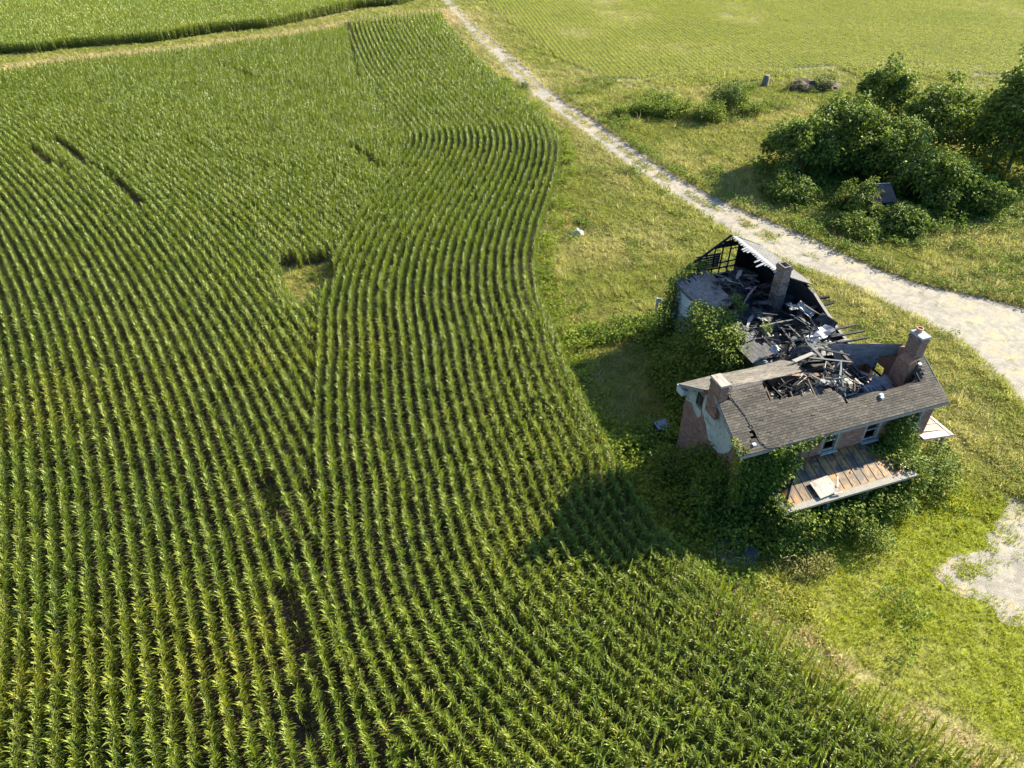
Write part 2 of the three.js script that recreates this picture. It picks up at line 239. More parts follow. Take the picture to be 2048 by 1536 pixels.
function addPlant(x, z, d, row) {
  if (x < leftLimit(z) - 6 || z > -9.5 || x > 27) return;
  const gap = inGap(x + 0.7 * (fbm(x * 1.7, z * 1.7, 2) - 0.5), z + 0.7 * (fbm(x * 1.7 + 9, z * 1.7, 2) - 0.5)); if (gap && R() < 0.96) return;
  const n = fbm(x * 0.16 + 60, z * 0.16 + 5, 3), m = vnoise(x * 0.9, z * 0.9);
  // thin, yellowed plants at the dry corner by the lawn and in a few poor spots of the field
  const poor = clamp(0.55 * smooth(2.6, 0.3, d) * smooth(9, 14, x) + smooth(0.7, 0.85, n) * smooth(-45, -25, z) * 0.35);
  if (R() < 0.05 + poor * 0.45) return;
  const s = rr(0.86, 1.12) * (gap ? 0.62 : 1) * (1 - 0.38 * poor) * (0.92 + 0.14 * n) * 1.02;
  const yel = clamp(0.35 * smooth(0.35, 0.75, n) * smooth(-75, -15, z) * smooth(10, -15, x) + poor * 0.8 + 0.25 * m * m);
  const c = mul(mix3([0.168, 0.222, 0.0095], [0.360, 0.345, 0.020], yel), rr(0.85, 1.15));
  plants.push({ x, z, ry: R() * 6.283, s, sy: s * rr(0.93, 1.07), c, tx: rr(-0.06, 0.06), tz: rr(-0.06, 0.06) });
}
const ROW = 0.762, STEP = 0.148, HEAD = 24;
{ // headland: 24 rows that follow the edge of the field
  const E = spline(cornEdge, 0.5), N = E.map((p, i) => { const a = E[Math.max(0, i - 2)], b = E[Math.min(E.length - 1, i + 2)], dx = b[0] - a[0], dz = b[1] - a[1], l = Math.hypot(dx, dz); return [-dz / l, dx / l]; });
  for (let k = 0; k < HEAD; k++) {
    const d = 0.35 + k * ROW; let carry = 0, last = null;
    for (let i = 0; i + 1 < E.length; i++) {
      const a = [E[i][0] + N[i][0] * d, E[i][1] + N[i][1] * d], b = [E[i + 1][0] + N[i + 1][0] * d, E[i + 1][1] + N[i + 1][1] * d], L = Math.hypot(b[0] - a[0], b[1] - a[1]);
      if ((b[0] - a[0]) * (E[i + 1][0] - E[i][0]) + (b[1] - a[1]) * (E[i + 1][1] - E[i][1]) < 0) continue;
      let t = carry; const step = a[1] < -105 ? 0.18 : STEP;
      for (; t < L; t += step * rr(0.8, 1.2)) { const x = a[0] + (b[0] - a[0]) * t / L + rr(-0.03, 0.03), z = a[1] + (b[1] - a[1]) * t / L + rr(-0.03, 0.03); if (z > -9 || z < -157) continue; if (last && i % 2 && false) continue; if (distLine(cornEdge, x, z) < d - 0.12) continue; addPlant(x, z, d, k); last = 1; }
      carry = t - L;
    }
  }
  // inner rows: wide arcs round a far centre
  const C = [-226, 82], dMin = 0.35 + (HEAD - 0.5) * ROW;
  for (let r = 190; r < 330; r += ROW) {
    for (let a = -0.05; a < 1.5;) {
      const z = C[1] - r * Math.sin(a), x = C[0] + r * Math.cos(a); const step = z < -100 ? 0.19 : z < -75 ? 0.17 : STEP; a += step * rr(0.8, 1.2) / r;
      if (x > 8 || z > -9 || z < -158 || x < leftLimit(z) - 6) continue;
      if (!inPoly(cornPoly, x, z)) continue;
      const d = distLine(cornEdge, x, z); if (d < dMin) continue; if (distLine(cornBack, x, z) < 0.4) continue;
      addPlant(x + rr(-0.03, 0.03), z + rr(-0.03, 0.03), d, -1);
    }
  }
}
console.log('corn plants', plants.length);
{
  // the 300 plants that show largest stand alone; the rest is one crop
  const inView = (q) => { const dy = 1.4 - 33, cz = -q.z * Math.cos(0.6702) - dy * Math.sin(0.6702), up = dy * Math.cos(0.6702) - q.z * Math.sin(0.6702); return Math.abs(q.x / cz) < 0.68 && up / cz > -0.515; };
  plants.forEach(q => { q.d = Math.hypot(q.x, q.z, 32); q.in = inView(q); });
  const near = plants.filter(q => q.in).sort((a, b) => a.d - b.d).slice(0, 300); near.forEach(q => { q.own = true; });
  const mats = [0, 1, 2, 3, 4].map(k => { const m = M.corn.clone(); const c = mix3([0.158, 0.218, 0.0085], [0.315, 0.315, 0.016], k / 4); m.color.setRGB(...c); return m; });
  for (const q of near) { const m = put('corn_plant', cornGeo[Math.floor(hash2(q.x * 100 | 0, q.z * 100 | 0) * 6)], mats[clamp(Math.round((q.c[0] - 0.14) / 0.048), 0, 4)]); m.position.set(q.x, 0, q.z); m.rotation.set(q.tx, q.ry, q.tz, 'YXZ'); m.scale.set(q.s, q.sy, q.s); tag(m, 'green corn plant among the nearest plants along the bottom edge of the field', 'corn plant', 'corn plants along the bottom of the picture'); }
  const crop = new THREE.Group(); crop.name = 'corn_crop'; scene.add(crop); tag(crop, 'dense green corn crop in curved rows filling the field left of the lawn', 'corn', null, 'stuff');
  const sets = cornGeo.map(() => []); const fsets = cornFarGeo.map(() => []);
  for (const q of plants) if (!q.own) (q.z < -138 ? fsets[Math.floor(R() * 4)] : sets[Math.floor(R() * 6)]).push(q);
  sets.forEach((l, k) => instanced('plants', cornGeo[k], M.corn, l, crop)); fsets.forEach((l, k) => instanced('plants', cornFarGeo[k], M.corn, l, crop));
  // the further field beyond the dry grass strip
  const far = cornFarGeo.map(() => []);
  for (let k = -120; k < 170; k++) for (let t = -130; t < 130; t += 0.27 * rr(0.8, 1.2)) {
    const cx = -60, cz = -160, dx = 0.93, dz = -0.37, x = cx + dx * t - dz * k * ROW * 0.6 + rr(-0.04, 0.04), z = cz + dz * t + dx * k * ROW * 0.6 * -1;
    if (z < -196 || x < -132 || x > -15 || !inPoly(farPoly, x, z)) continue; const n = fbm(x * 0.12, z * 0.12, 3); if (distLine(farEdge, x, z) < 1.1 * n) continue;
    far[Math.floor(R() * 4)].push({ x, z, ry: R() * 6.28, s: rr(1.05, 1.3) * (0.92 + 0.2 * n), c: mul(mix3([0.170, 0.230, 0.020], [0.320, 0.325, 0.036], 0.4 * n + 0.3 * R()), rr(0.9, 1.1)), tx: rr(-0.06, 0.06), tz: rr(-0.06, 0.06) });  // extra blue in these greens stands in for distance haze
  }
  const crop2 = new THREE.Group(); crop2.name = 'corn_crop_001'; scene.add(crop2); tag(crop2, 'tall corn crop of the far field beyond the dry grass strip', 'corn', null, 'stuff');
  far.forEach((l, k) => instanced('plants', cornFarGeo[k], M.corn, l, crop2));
  console.log('far corn', far.reduce((a, l) => a + l.length, 0));
}
// ---------------------------------------------------------------- young bean field beyond the track
function clump(seed, n, h, spread, len, wid, droop) { const r = mulberry(seed), g = new GB(); for (let k = 0; k < n; k++) { const a = r() * 6.283, d = Math.sqrt(r()) * spread, y = h * rr(0.35, 1, r), el = rr(0.05, 0.7, r); g.leaf([Math.cos(a) * d, y, Math.sin(a) * d], norm([Math.cos(a + rr(-1, 1, r)), el, Math.sin(a + rr(-1, 1, r))]), [0, 1, 0], len * rr(0.7, 1.2, r), wid * rr(0.7, 1.2, r), mul([1, 1, 1], rr(0.8, 1.2, r)), droop); } return g.geo(); }
{
  const geo = [1, 2, 3].map(k => clump(k + 300, 11, 0.36, 0.19, 0.2, 0.15, 0.2)), lists = geo.map(() => []);
  const place = (x, z, s, dense) => {
    const n = fbm(x * 0.09, z * 0.09, 4), n2 = fbm(x * 0.35 + 7, z * 0.35, 3); if (R() > dense * (1.14 - 0.5 * smooth(0.52, 0.78, n) - 0.25 * smooth(0.55, 0.75, n2))) return;
    lists[Math.floor(R() * 3)].push({ x, z, ry: R() * 6.28, s: s * rr(0.8, 1.25), c: mul(mix3([0.270, 0.320, 0.024], [0.440, 0.435, 0.056], clamp(0.75 * n + 0.3 * R())), rr(0.85, 1.15)) });
  };
  const dir = 9 * Math.PI / 180, dx = Math.sin(dir), dz = Math.cos(dir);
  for (let k = -60; k < 200; k++) for (let t = -30; t < 90; t += 0.19 * rr(0.75, 1.25)) {
    const x = k * 0.76 + dx * t + rr(-0.04, 0.04), z = -150 + dz * t - dx * k * 0.76;
    if (z < -183 || x > 0.72 * -z + 8 || !inPoly(soyPoly, x, z)) continue; const d = distLine(soyEdge, x, z), dl = distLine(roadR, x, z); if (d < 8.4 || dl < 6.5) continue;
    place(x, z, 0.95, 0.98);
  }
  for (let k = 0; k < 11; k++) { // headland rows along the near edge
    const E = spline(soyEdge, 0.28); for (let i = 1; i + 1 < E.length; i++) { const ax = E[i + 1][0] - E[i - 1][0], az = E[i + 1][1] - E[i - 1][1], l = Math.hypot(ax, az), d = 0.5 + k * 0.76, x = E[i][0] + az / l * d, z = E[i][1] - ax / l * d; if (distLine(soyEdge, x, z) < d - 0.1 || x > 0.72 * -z + 8) continue; place(x + rr(-0.04, 0.04), z + rr(-0.04, 0.04), 1.1, x < 30 ? 0.72 : 0.9); }
  }
  const crop = new THREE.Group(); crop.name = 'bean_crop'; scene.add(crop); tag(crop, 'low bright green bean crop in fine rows beyond the track', 'bean crop', null, 'stuff');
  lists.forEach((l, k) => instanced('plants', geo[k], M.leaf, l, crop)); console.log('beans', lists.reduce((a, l) => a + l.length, 0));
}
// ---------------------------------------------------------------- grass and weeds
function tuft(seed, n, h, spread, w) { const r = mulberry(seed), g = new GB(); for (let k = 0; k < n; k++) { const a = r() * 6.283, d = Math.sqrt(r()) * spread, b = a + rr(-1, 1, r), hh = h * rr(0.5, 1.1, r), lean = rr(0.35, 1.2, r) * hh, x = Math.cos(a) * d, z = Math.sin(a) * d, sx = -Math.sin(b) * w / 2, sz = Math.cos(b) * w / 2, col = mul([1, 1, 1], rr(0.75, 1.25, r));
    const i = g.v([x - sx, 0, z - sz], col); g.v([x + sx, 0, z + sz], col); const mx = x + Math.cos(b) * lean * 0.4, mz = z + Math.sin(b) * lean * 0.4; g.v([mx + sx * 0.8, hh * 0.7, mz + sz * 0.8], col); g.v([mx - sx * 0.8, hh * 0.7, mz - sz * 0.8], col); g.v([x + Math.cos(b) * lean, hh * 0.9, z + Math.sin(b) * lean], col); g.i.push(i, i + 1, i + 2, i, i + 2, i + 3, i + 3, i + 2, i + 4); } return g.geo(true); }
{
  const gShort = [1, 2, 3].map(k => tuft(k + 500, 12, 0.16, 0.16, 0.022)), gTall = [1, 2, 3, 4].map(k => tuft(k + 600, 14, 0.34, 0.22, 0.032));
  gTall.push(tuft(690, 7, 0.85, 0.2, 0.026), tuft(691, 6, 0.75, 0.16, 0.026)); const weedGeo = [1, 2, 3].map(k => clump(k + 700, 18, 0.55, 0.26, 0.2, 0.11, 0.35));
  const short = gShort.map(() => []), tall = gTall.map(() => []), weeds = weedGeo.map(() => []);
  const open = (x, z) => (!inPoly(cornPoly, x, z) || (z > -33 && x < -8 && hash2(x * 31 | 0, z * 31 | 0) < 0.3 && inGap(x, z)) || inPoly(bare[0], x, z) || (x > 11 && distLine(cornEdge, x, z) < 1.5)) && !inPoly(farPoly, x, z) && (!inPoly(soyPoly, x, z) || distLine(roadR, x, z) < 7 || (x < 75 && distLine(soyEdge, x, z) < 7 && hash2(x * 37 | 0, z * 37 | 0) < 0.5));
  for (let z = -178; z < -11; z += 1) {
    const near = z > -62 ? 26 : z > -112 ? 11 : 5, sc = z > -62 ? 1 : z > -112 ? 1.4 : 1.9;
    for (let x = -90; x < 80; x += 1) {
      if (x < leftLimit(z) - 3 || x > 0.73 * -z + 14) continue;
      for (let k = 0; k < near; k++) {
        const px = x + R(), pz = z + R(); if (!open(px, pz) || inHouse(px, pz)) continue;
        const n1 = fbm(px * 0.11 + 3, pz * 0.11 + 8, 4), n2 = fbm(px * 0.5 + 40, pz * 0.5, 3), n3 = fbm(px * 1.3, pz * 1.3 + 70, 2);
        const onRoad = inPoly(roadPoly, px, pz), onPad = inPoly(padPoly, px, pz); let keep = 1, hgt = 1, isShort = 0;
        if (onRoad) { const a = distLine(roadL, px, pz), b = distLine(roadR, px, pz), w = a + b; if (pz < -64) { const mid = Math.abs(a / w - 0.5); keep = mid < 0.14 ? 2.2 * smooth(0.38, 0.52, n2) * smooth(0.14, 0.04, mid) : (Math.min(a, b) < 0.25 ? 0.12 * n3 : 0); } else { const mid = Math.abs(a / w - 0.45); keep = mid < 0.06 && n2 > 0.6 && pz < -58 ? 0.5 : (Math.min(a, b) < 0.35 ? 0.3 * n3 : 0.006); } isShort = 1; }
        else if (onPad) { const isl = smooth(0.8, 0.3, Math.hypot((px - 25.2) / 1.9, (pz + 25.1) / 1.0)), e = distLine(padPoly, px, pz); keep = Math.max(isl * (n3 > 0.34 ? 1 : 0.2), e < 0.7 ? 0.75 * n3 : 0, n2 > 0.6 ? 0.5 * n3 : 0.035, pz > -22.6 ? 0.8 * n3 : 0); isShort = 1; }
        if (R() > keep) continue;
        const lush = smooth(11, 5, Math.hypot(px - 24, pz + 22)); if (lush > 0.5 || isShort) { isShort = 1; }
        const dC = distLine(cornEdge, px, pz); if (dC < 1.3 && px > 12.5 && R() < 0.35) continue;
        let c = cover(px, pz); c = mix3(c, mul(c, 0.85), smooth(0.55, 0.3, n3)); c = mul(c, rr(0.85, 1.22));
        const clumpy = 0.6 + 0.9 * n2 * n3 * 2;
        if (isShort) short[Math.floor(R() * 3)].push({ x: px, z: pz, ry: R() * 6.28, s: rr(0.8, 1.3) * sc * (onRoad ? 1.4 : onPad ? 1.3 : 1), sy: rr(0.6, 1.3) * sc, c });
        else { // seed heads and dead stems mixed in
          if (R() < 0.1 * smooth(0.4, 0.65, n1)) c = mix3(c, [0.44, 0.37, 0.17], 0.6);
          const stalk = R() < 0.028 * (0.4 + n1 * 1.6); if (stalk) c = mix3(c, [0.46, 0.38, 0.19], 0.7); tall[stalk ? 4 + Math.floor(R() * 2) : Math.floor(R() * 4)].push({ x: px, z: pz, ry: R() * 6.28, s: rr(0.75, 1.25) * sc, sy: rr(0.7, 1.2) * clumpy * (sc > 1 ? 1.1 : 1), c });
        }
      }
      // broad-leaved weeds: thick round the house, along the field and the far side of the track
      const wn = z > -62 ? 9 : 5;
      for (let k = 0; k < wn; k++) {
        const px = x + R(), pz = z + R(); if (z < -118 || !open(px, pz) || inPoly(roadPoly, px, pz) || inPoly(padPoly, px, pz) || inHouse(px, pz)) continue;
        const [hu, hv] = toHouse(px, pz), n2 = fbm(px * 0.35 + 11, pz * 0.35 + 3, 3), dC = distLine(cornEdge, px, pz);
        const du = Math.max(0.3 - hu, hu - (hv > 6 ? 14.6 : 13.8), 0), dv = Math.max(0.4 - hv, hv - 18.5, 0); let dh = Math.hypot(du, dv); if (hu < 6.4 && hv > 6.6 && hv < 18.5) dh = Math.min(hv - 6.6 + 0.01, 6.4 - hu);
        let w = 0.95 * smooth(3.6, 0.8, dh) * (hu > 13 ? 0.35 : 1);
        if (hv > 5 && hu < 7 && hu > 0) w = Math.max(w, 0.7 * smooth(5, 1.5, 6.4 - hu) * smooth(0.3, 0.6, n2 + 0.15) * smooth(20.5, 18, hv));
        if (px < 16 && hu < 0 && hv < 7) w = Math.max(w, 0.8 * smooth(-9, -4, hu) * (hv > -4 ? 1 : 0.4));
        if (dC < 2.2 && px < 9) w = Math.max(w, 0.85 * smooth(2.2, 0.6, dC) * smooth(0.3, 0.5, n2));
        const rd = distLine(roadR, px, pz), rightOf = px > 8 && rd < 30 && inPoly([...roadR, [120, -47], [120, -185]], px, pz);
        if (rightOf) { w = Math.max(w, 0.5 * smooth(1.8, 0.3, rd)); w = Math.max(w, 0.9 * smooth(11, 6, Math.hypot((px - 42) * 0.62, pz + 74))); w = Math.max(w, 0.4 * smooth(0.55, 0.7, n2)); }
        else w = Math.max(w, 0.22 * smooth(0.56, 0.7, n2));
        if (R() > w) continue;
        const bright = dC < 2.2 && px < 9 ? 0.55 : 0.2 * R(), tallW = dh < 2.5 && hu < 14 ? 1.35 : 1;
        weeds[Math.floor(R() * 3)].push({ x: px, z: pz, ry: R() * 6.28, s: rr(0.7, 1.25) * (z > -62 ? 1 : 1.4) * tallW, sy: rr(0.7, 1.4) * tallW * (z > -62 ? 1 : 1.25), c: mul(mix3([0.110, 0.180, 0.009], [0.27, 0.335, 0.014], clamp(bright + 0.35 * n2)), rr(0.8, 1.2)) });
      }
    }
  }
  const lawn = new THREE.Group(); lawn.name = 'meadow_grass'; scene.add(lawn); tag(lawn, 'tall yellow green grass of the lawn and verges', 'grass', null, 'stuff'); tall.forEach((l, k) => instanced('blades', gTall[k], M.grass, l, lawn));
  const turf = new THREE.Group(); turf.name = 'short_grass'; scene.add(turf); tag(turf, 'short bright grass round and in the gravel', 'grass', null, 'stuff'); short.forEach((l, k) => instanced('blades', gShort[k], M.grass, l, turf));
  const wd = new THREE.Group(); wd.name = 'weeds'; scene.add(wd); tag(wd, 'broad leaved weeds round the house and field edges', 'weeds', null, 'stuff'); weeds.forEach((l, k) => instanced('leaves', weedGeo[k], M.leaf, l, wd));
  console.log('grass', tall.reduce((a, l) => a + l.length, 0), short.reduce((a, l) => a + l.length, 0), 'weeds', weeds.reduce((a, l) => a + l.length, 0));
}
// ---------------------------------------------------------------- the burned house (own axes: x = u along the front, y up, z = -v)
const r3 = mulberry(777), r3r = (a, b) => a + (b - a) * r3();
const Q = (u, h, v) => [u, h, -v];
const house = thing('burned_brick_house', 'burned out brick farmhouse with collapsed roofs and rear wing, overgrown with vines', 'house', [HX, 0, HZ], HROT);
const BRICK = [[0.30, 0.155, 0.105], [0.34, 0.18, 0.125], [0.26, 0.13, 0.09], [0.37, 0.21, 0.15], [0.24, 0.13, 0.10]];
const SOOT = [[0.075, 0.06, 0.052], [0.10, 0.078, 0.066], [0.055, 0.048, 0.045], [0.13, 0.10, 0.085]];
const CHAR = () => { const k = r3(); return k < 0.62 ? mul([0.030, 0.029, 0.030], r3r(0.6, 1.5)) : k < 0.86 ? mul([0.085, 0.082, 0.082], r3r(0.7, 1.4)) : mul([0.20, 0.19, 0.175], r3r(0.7, 1.15)); };
const black = () => mul([0.028, 0.027, 0.028], r3r(0.6, 1.6)), ash = () => mul([0.13, 0.125, 0.118], r3r(0.55, 1.3)), pale = () => mul([0.38, 0.36, 0.33], r3r(0.7, 1.15));

// brick skin: plane given by map(a, h, out) -> local point; inside(a, h) says where the wall is
function bricks(map, a0, a1, h0, h1, inside, palette, seedOff = 0) {
  const g = new GB(); let row = 0;
  for (let h = h0; h < h1; h += 0.0762, row++) for (let a = a0 + (row % 2 ? -0.11 : 0); a < a1; a += 0.22) {
    const b0 = Math.max(a, a0), b1 = Math.min(a + 0.207, a1); if (b1 - b0 < 0.04) continue; if (!inside((b0 + b1) / 2, h + 0.035) || !inside(b0 + 0.01, h + 0.06) || !inside(b1 - 0.01, h + 0.06)) continue;
    const pal = typeof palette === 'function' ? palette((b0 + b1) / 2, h) : palette, col = mul(pal[Math.floor(r3() * pal.length)], r3r(0.85, 1.15)), o = 0.009 + r3() * 0.006;
    const A = map(b0, h, o), B = map(b1, h, o), C = map(b1, h + 0.064, o), D = map(b0, h + 0.064, o), A0 = map(b0, h, 0), B0 = map(b1, h, 0), C0 = map(b1, h + 0.064, 0), D0 = map(b0, h + 0.064, 0), uv = [a * 3.1 + h, h * 2.7];
    g.quad(A, B, C, D, col, uv); g.quad(D, C, C0, D0, col, uv); g.quad(A0, B0, B, A, col, uv); g.quad(A0, A, D, D0, col, uv); g.quad(B, B0, C0, C, col, uv);
  }
  return g.geo();
}
function extrudeWall(pts, holes, map, thick, col) { // wall slab with openings, polygon in (a, h), thickness inward
  const s = new THREE.Shape(pts.map(p => new THREE.Vector2(p[0], p[1]))); for (const h of holes) s.holes.push(new THREE.Path(h.map(p => new THREE.Vector2(p[0], p[1]))));
  const g = new THREE.ExtrudeGeometry(s, { depth: thick, bevelEnabled: false, curveSegments: 1 }), p = g.attributes.position, c = [], uv = [];
  for (let k = 0; k < p.count; k++) { const a = p.getX(k), h = p.getY(k), t = p.getZ(k), q = map(a, h, -t); uv.push(a + t, h); p.setXYZ(k, q[0], q[1], q[2]); c.push(...col); }
  g.setAttribute('color', new THREE.Float32BufferAttribute(c, 3)); g.setAttribute('uv', new THREE.Float32BufferAttribute(uv, 2)); g.computeVertexNormals(); return g;
}
const MORTAR = [0.30, 0.26, 0.22], rect = (a0, a1, h0, h1) => [[a0, h0], [a1, h0], [a1, h1], [a0, h1]];
const inRects = (rs, a, h) => rs.some(([a0, a1, h0, h1]) => a > a0 && a < a1 && h > h0 && h < h1);
function wall(name, pts, rects, map, thick, col, mat, skin, palette) {
  const w = put(name, extrudeWall(pts, rects.map(r => rect(...r)), map, thick, col), mat, house);
  if (skin) { const as = pts.map(p => p[0]), hsn = pts.map(p => p[1]); tag(put('brickwork', bricks(map, Math.min(...as), Math.max(...as), Math.max(0, Math.min(...hsn)), Math.max(...hsn), (a, h) => inPoly(pts, a, h) && !inRects(rects.map(([x0, x1, y0, y1]) => [x0 - 0.02, x1 + 0.02, y0 - 0.02, y1 + 0.02]), a, h), palette || BRICK), M.brick, w), null, null, null, 'stuff'); }
  return w;
}
// --- main block walls
const frontMap = (a, h, o) => [a, h, -0.45 + o], leftMap = (a, h, o) => [0.3 - o, h, -a], rightMap = (a, h, o) => [13.7 + o, h, -a], backMap = (a, h, o) => [a, h, -6.15 - o];
const WINS = [[0.9, 1.95, 3.55, 5.1], [3.35, 4.4, 3.55, 5.1], [6.0, 7.05, 3.55, 5.1], [8.9, 9.95, 3.55, 5.1], [12.15, 13.0, 3.55, 5.1]], LOWS = [[1.2, 2.2, 0.8, 2.5], [4.0, 5.0, 0.8, 2.5], [6.3, 7.4, 0.05, 2.3], [9.0, 10.0, 0.8, 2.5], [11.9, 12.9, 0.8, 2.5]];
wall('front_wall', [[0.3, -0.1], [13.7, -0.1], [13.7, 5.72], [0.3, 5.72]], [...WINS, ...LOWS], frontMap, 0.3, MORTAR, M.plaster, true);
const gable = (x) => [[0.75, -0.1], [5.85, -0.1], [5.85, 5.95], [3.3, 7.36], [0.75, 5.95]];
const attic = [[4.46, 5.02, 5.28, 6.12]];
const lw = wall('gable_wall', [[0.45, -0.1], [6.15, -0.1], [6.15, 5.76], [3.3, 7.36], [0.45, 5.76]], attic, leftMap, 0.3, MORTAR, M.plaster, true, (a, h) => BRICK);
lw.userData.label = 'shaded left gable of brick with patches of grey plaster';
wall('gable_wall', [[0.45, -0.1], [6.15, -0.1], [6.15, 5.76], [3.3, 7.36], [0.45, 5.76]], [[1.2, 2.1, 3.5, 5], [4.4, 5.3, 3.5, 5]], rightMap, 0.3, [0.30, 0.16, 0.11], M.brick, false);
wall('back_wall', [[0.3, -0.1], [13.7, -0.1], [13.7, 4.6], [12.2, 4.7], [11, 4.1], [9, 4.4], [6.6, 5.2], [6.2, 5.72], [0.3, 5.72]], [[1.8, 2.8, 3.5, 5.0]], backMap, 0.3, [0.27, 0.15, 0.11], M.brick, false);
// grey plaster left on the gable: thin ragged slabs
function slab(name, pts, map, t, col, parent) { const rag = []; pts.forEach((p, i) => { const q = pts[(i + 1) % pts.length], n = Math.max(1, Math.round(Math.hypot(q[0] - p[0], q[1] - p[1]) / 0.16)); for (let k = 0; k < n; k++) rag.push([p[0] + (q[0] - p[0]) * k / n + r3r(-0.05, 0.05), p[1] + (q[1] - p[1]) * k / n + r3r(-0.05, 0.05)]); }); return put(name, extrudeWall(rag, [], (a, h, o) => map(a, h, o + t), t - 0.002, col), M.plaster, parent); }
slab('plaster_patch', [[6.08, 5.6], [6.05, 4.7], [5.5, 4.95], [5.0, 4.6], [4.55, 4.45], [4.4, 4.75], [4.42, 5.1], [5.1, 5.15], [5.1, 6.2], [4.9, 6.3]], leftMap, 0.024, [0.50, 0.50, 0.46], lw);
slab('plaster_patch', [[4.4, 6.4], [4.36, 5.2], [4.05, 4.95], [3.7, 4.6], [3.3, 4.05], [2.9, 3.75], [2.2, 3.8], [1.7, 4.2], [1.3, 4.7], [1.0, 5.6], [1.9, 6.2], [2.75, 6.85], [3.75, 6.85]], leftMap, 0.022, [0.50, 0.51, 0.48], lw);
{ const g = new GB(); g.box(0.25, 0.45, 5.3, 6.1, -5.02, -4.96, [0.05, 0.045, 0.04]); g.bar([0.26, 5.3, -4.7], [0.26, 6.0, -4.82], 0.06, 0.05, [0.16, 0.14, 0.13]); g.bar([0.26, 5.32, -4.95], [0.26, 5.4, -4.5], 0.06, 0.05, [0.14, 0.12, 0.11]); put('attic_window_frame', g.geo(), M.wood, lw); }
// windows of the front: jambs, sill, sash rails, a broken pane
WINS.forEach(([a0, a1, h0, h1], k) => {
  const w = new THREE.Group(); w.name = 'window'; house.add(w); const col = mul([0.50, 0.50, 0.46], r3r(0.85, 1.05)), z = -0.45;
  const f = new GB(); f.box(a0, a0 + 0.08, h0, h1, z - 0.2, z - 0.02, col); f.box(a1 - 0.08, a1, h0, h1, z - 0.2, z - 0.02, col); f.box(a0 + 0.08, a1 - 0.08, h1 - 0.09, h1, z - 0.2, z - 0.02, col); put('frame', f.geo(), M.wood, w);
  const s = new GB(); s.hexa([[a0 - 0.09, h0 - 0.1, z + 0.14], [a1 + 0.09, h0 - 0.1, z + 0.14], [a1 + 0.09, h0 - 0.1, z - 0.2], [a0 - 0.09, h0 - 0.1, z - 0.2]], [[a0 - 0.09, h0 - 0.02, z + 0.14], [a1 + 0.09, h0 - 0.02, z + 0.14], [a1 + 0.09, h0 + 0.01, z - 0.2], [a0 - 0.09, h0 + 0.01, z - 0.2]], mul(col, 1.05)); put('sill', s.geo(), M.wood, w);
  const sh = new GB(); sh.box(a0 + 0.08, a1 - 0.08, h0 + 0.01, h0 + 0.09, z - 0.16, z - 0.09, col); sh.box(a0 + 0.08, a1 - 0.08, h0 + 0.72, h0 + 0.78, z - 0.16, z - 0.09, mul(col, 0.9)); if (k !== 2) sh.box(a0 + 0.08, a0 + 0.13, h0 + 0.09, h0 + 0.72, z - 0.16, z - 0.1, col); put('sash', sh.geo(), M.wood, w);
  if (k === 1 || k === 4) { const p = new GB(); p.quad([a0 + 0.1, h0 + 0.1, z - 0.13], [a1 - 0.1, h0 + 0.1, z - 0.13], [a1 - 0.1, h0 + 0.7, z - 0.13], [a0 + 0.1, h0 + 0.7, z - 0.13], [1, 1, 1]); put('pane', p.geo(), M.glass, w); }
});
{ const g = new GB(); g.box(0.6, 13.4, 0, 0.05, -5.9, -0.75, [0.035, 0.032, 0.03]); g.box(6.7, 13.1, 0, 0.05, -18.2, -6.2, [0.035, 0.032, 0.03]); put('floor', g.geo(), M.char, house);
  const f2 = new GB(); f2.box(0.62, 13.38, 2.9, 3.1, -5.83, -0.77, [0.05, 0.045, 0.04]); f2.box(6.75, 13.05, 2.9, 3.1, -18.1, -6.48, [0.045, 0.042, 0.04]); put('upper_floor', f2.geo(), M.char, house); }
// --- rear wing walls
const wingLeft = (a, h, o) => [6.5 - o, h, -a], wingRight = (a, h, o) => [13.3 + o, h, -a], wingFar = (a, h, o) => [a, h, -18.3 - o];
const wl = wall('wing_wall', [[6.2, -0.1], [18.3, -0.1], [18.3, 5.3], [13, 5.3], [12.4, 4.9], [10.5, 5.0], [9.2, 5.15], [6.2, 5.2]], [[9.5, 10.4, 3.4, 4.8], [13.6, 14.4, 3.4, 4.8]], wingLeft, 0.22, [0.46, 0.48, 0.49], M.plaster, false); wl.userData.label = 'white painted side wall of the rear wing';
{ const g = new GB(); for (let h = 1.0; h < 5.2; h += 0.15) { if (h < 2.6 ? false : false) continue; const c = h < 2.75 ? mul([0.46, 0.49, 0.51], r3r(0.9, 1.05)) : mul([0.80, 0.82, 0.82], r3r(0.9, 1.05)); g.hexa([[6.44, h, -15.0], [6.5, h, -15.0], [6.5, h, -18.35], [6.44, h, -18.35]], [[6.475, h + 0.145, -15.0], [6.5, h + 0.145, -15.0], [6.5, h + 0.145, -18.35], [6.475, h + 0.145, -18.35]], c); } tag(put('clapboards', g.geo(), M.wood, wl), null, null, null, 'stuff'); }
wall('wing_wall', [[6.2, -0.1], [18.3, -0.1], [18.3, 6.5], [12.4, 6.5], [11.6, 6.4], [10.9, 6.1], [10.2, 5.85], [9.0, 5.4], [7.9, 5.1], [6.2, 4.7]], [[8, 9, 3.4, 4.2], [14, 15, 3.4, 4.8]], wingRight, 0.22, [0.06, 0.056, 0.055], M.char, false).userData.label = 'charred right wall of the rear wing, burned lower towards the front';
wall('wing_wall', [[6.5, -0.1], [13.3, -0.1], [13.3, 5.0], [6.5, 5.0]], [[8, 9, 3.4, 4.7]], wingFar, 0.2, [0.06, 0.055, 0.053], M.char, false);

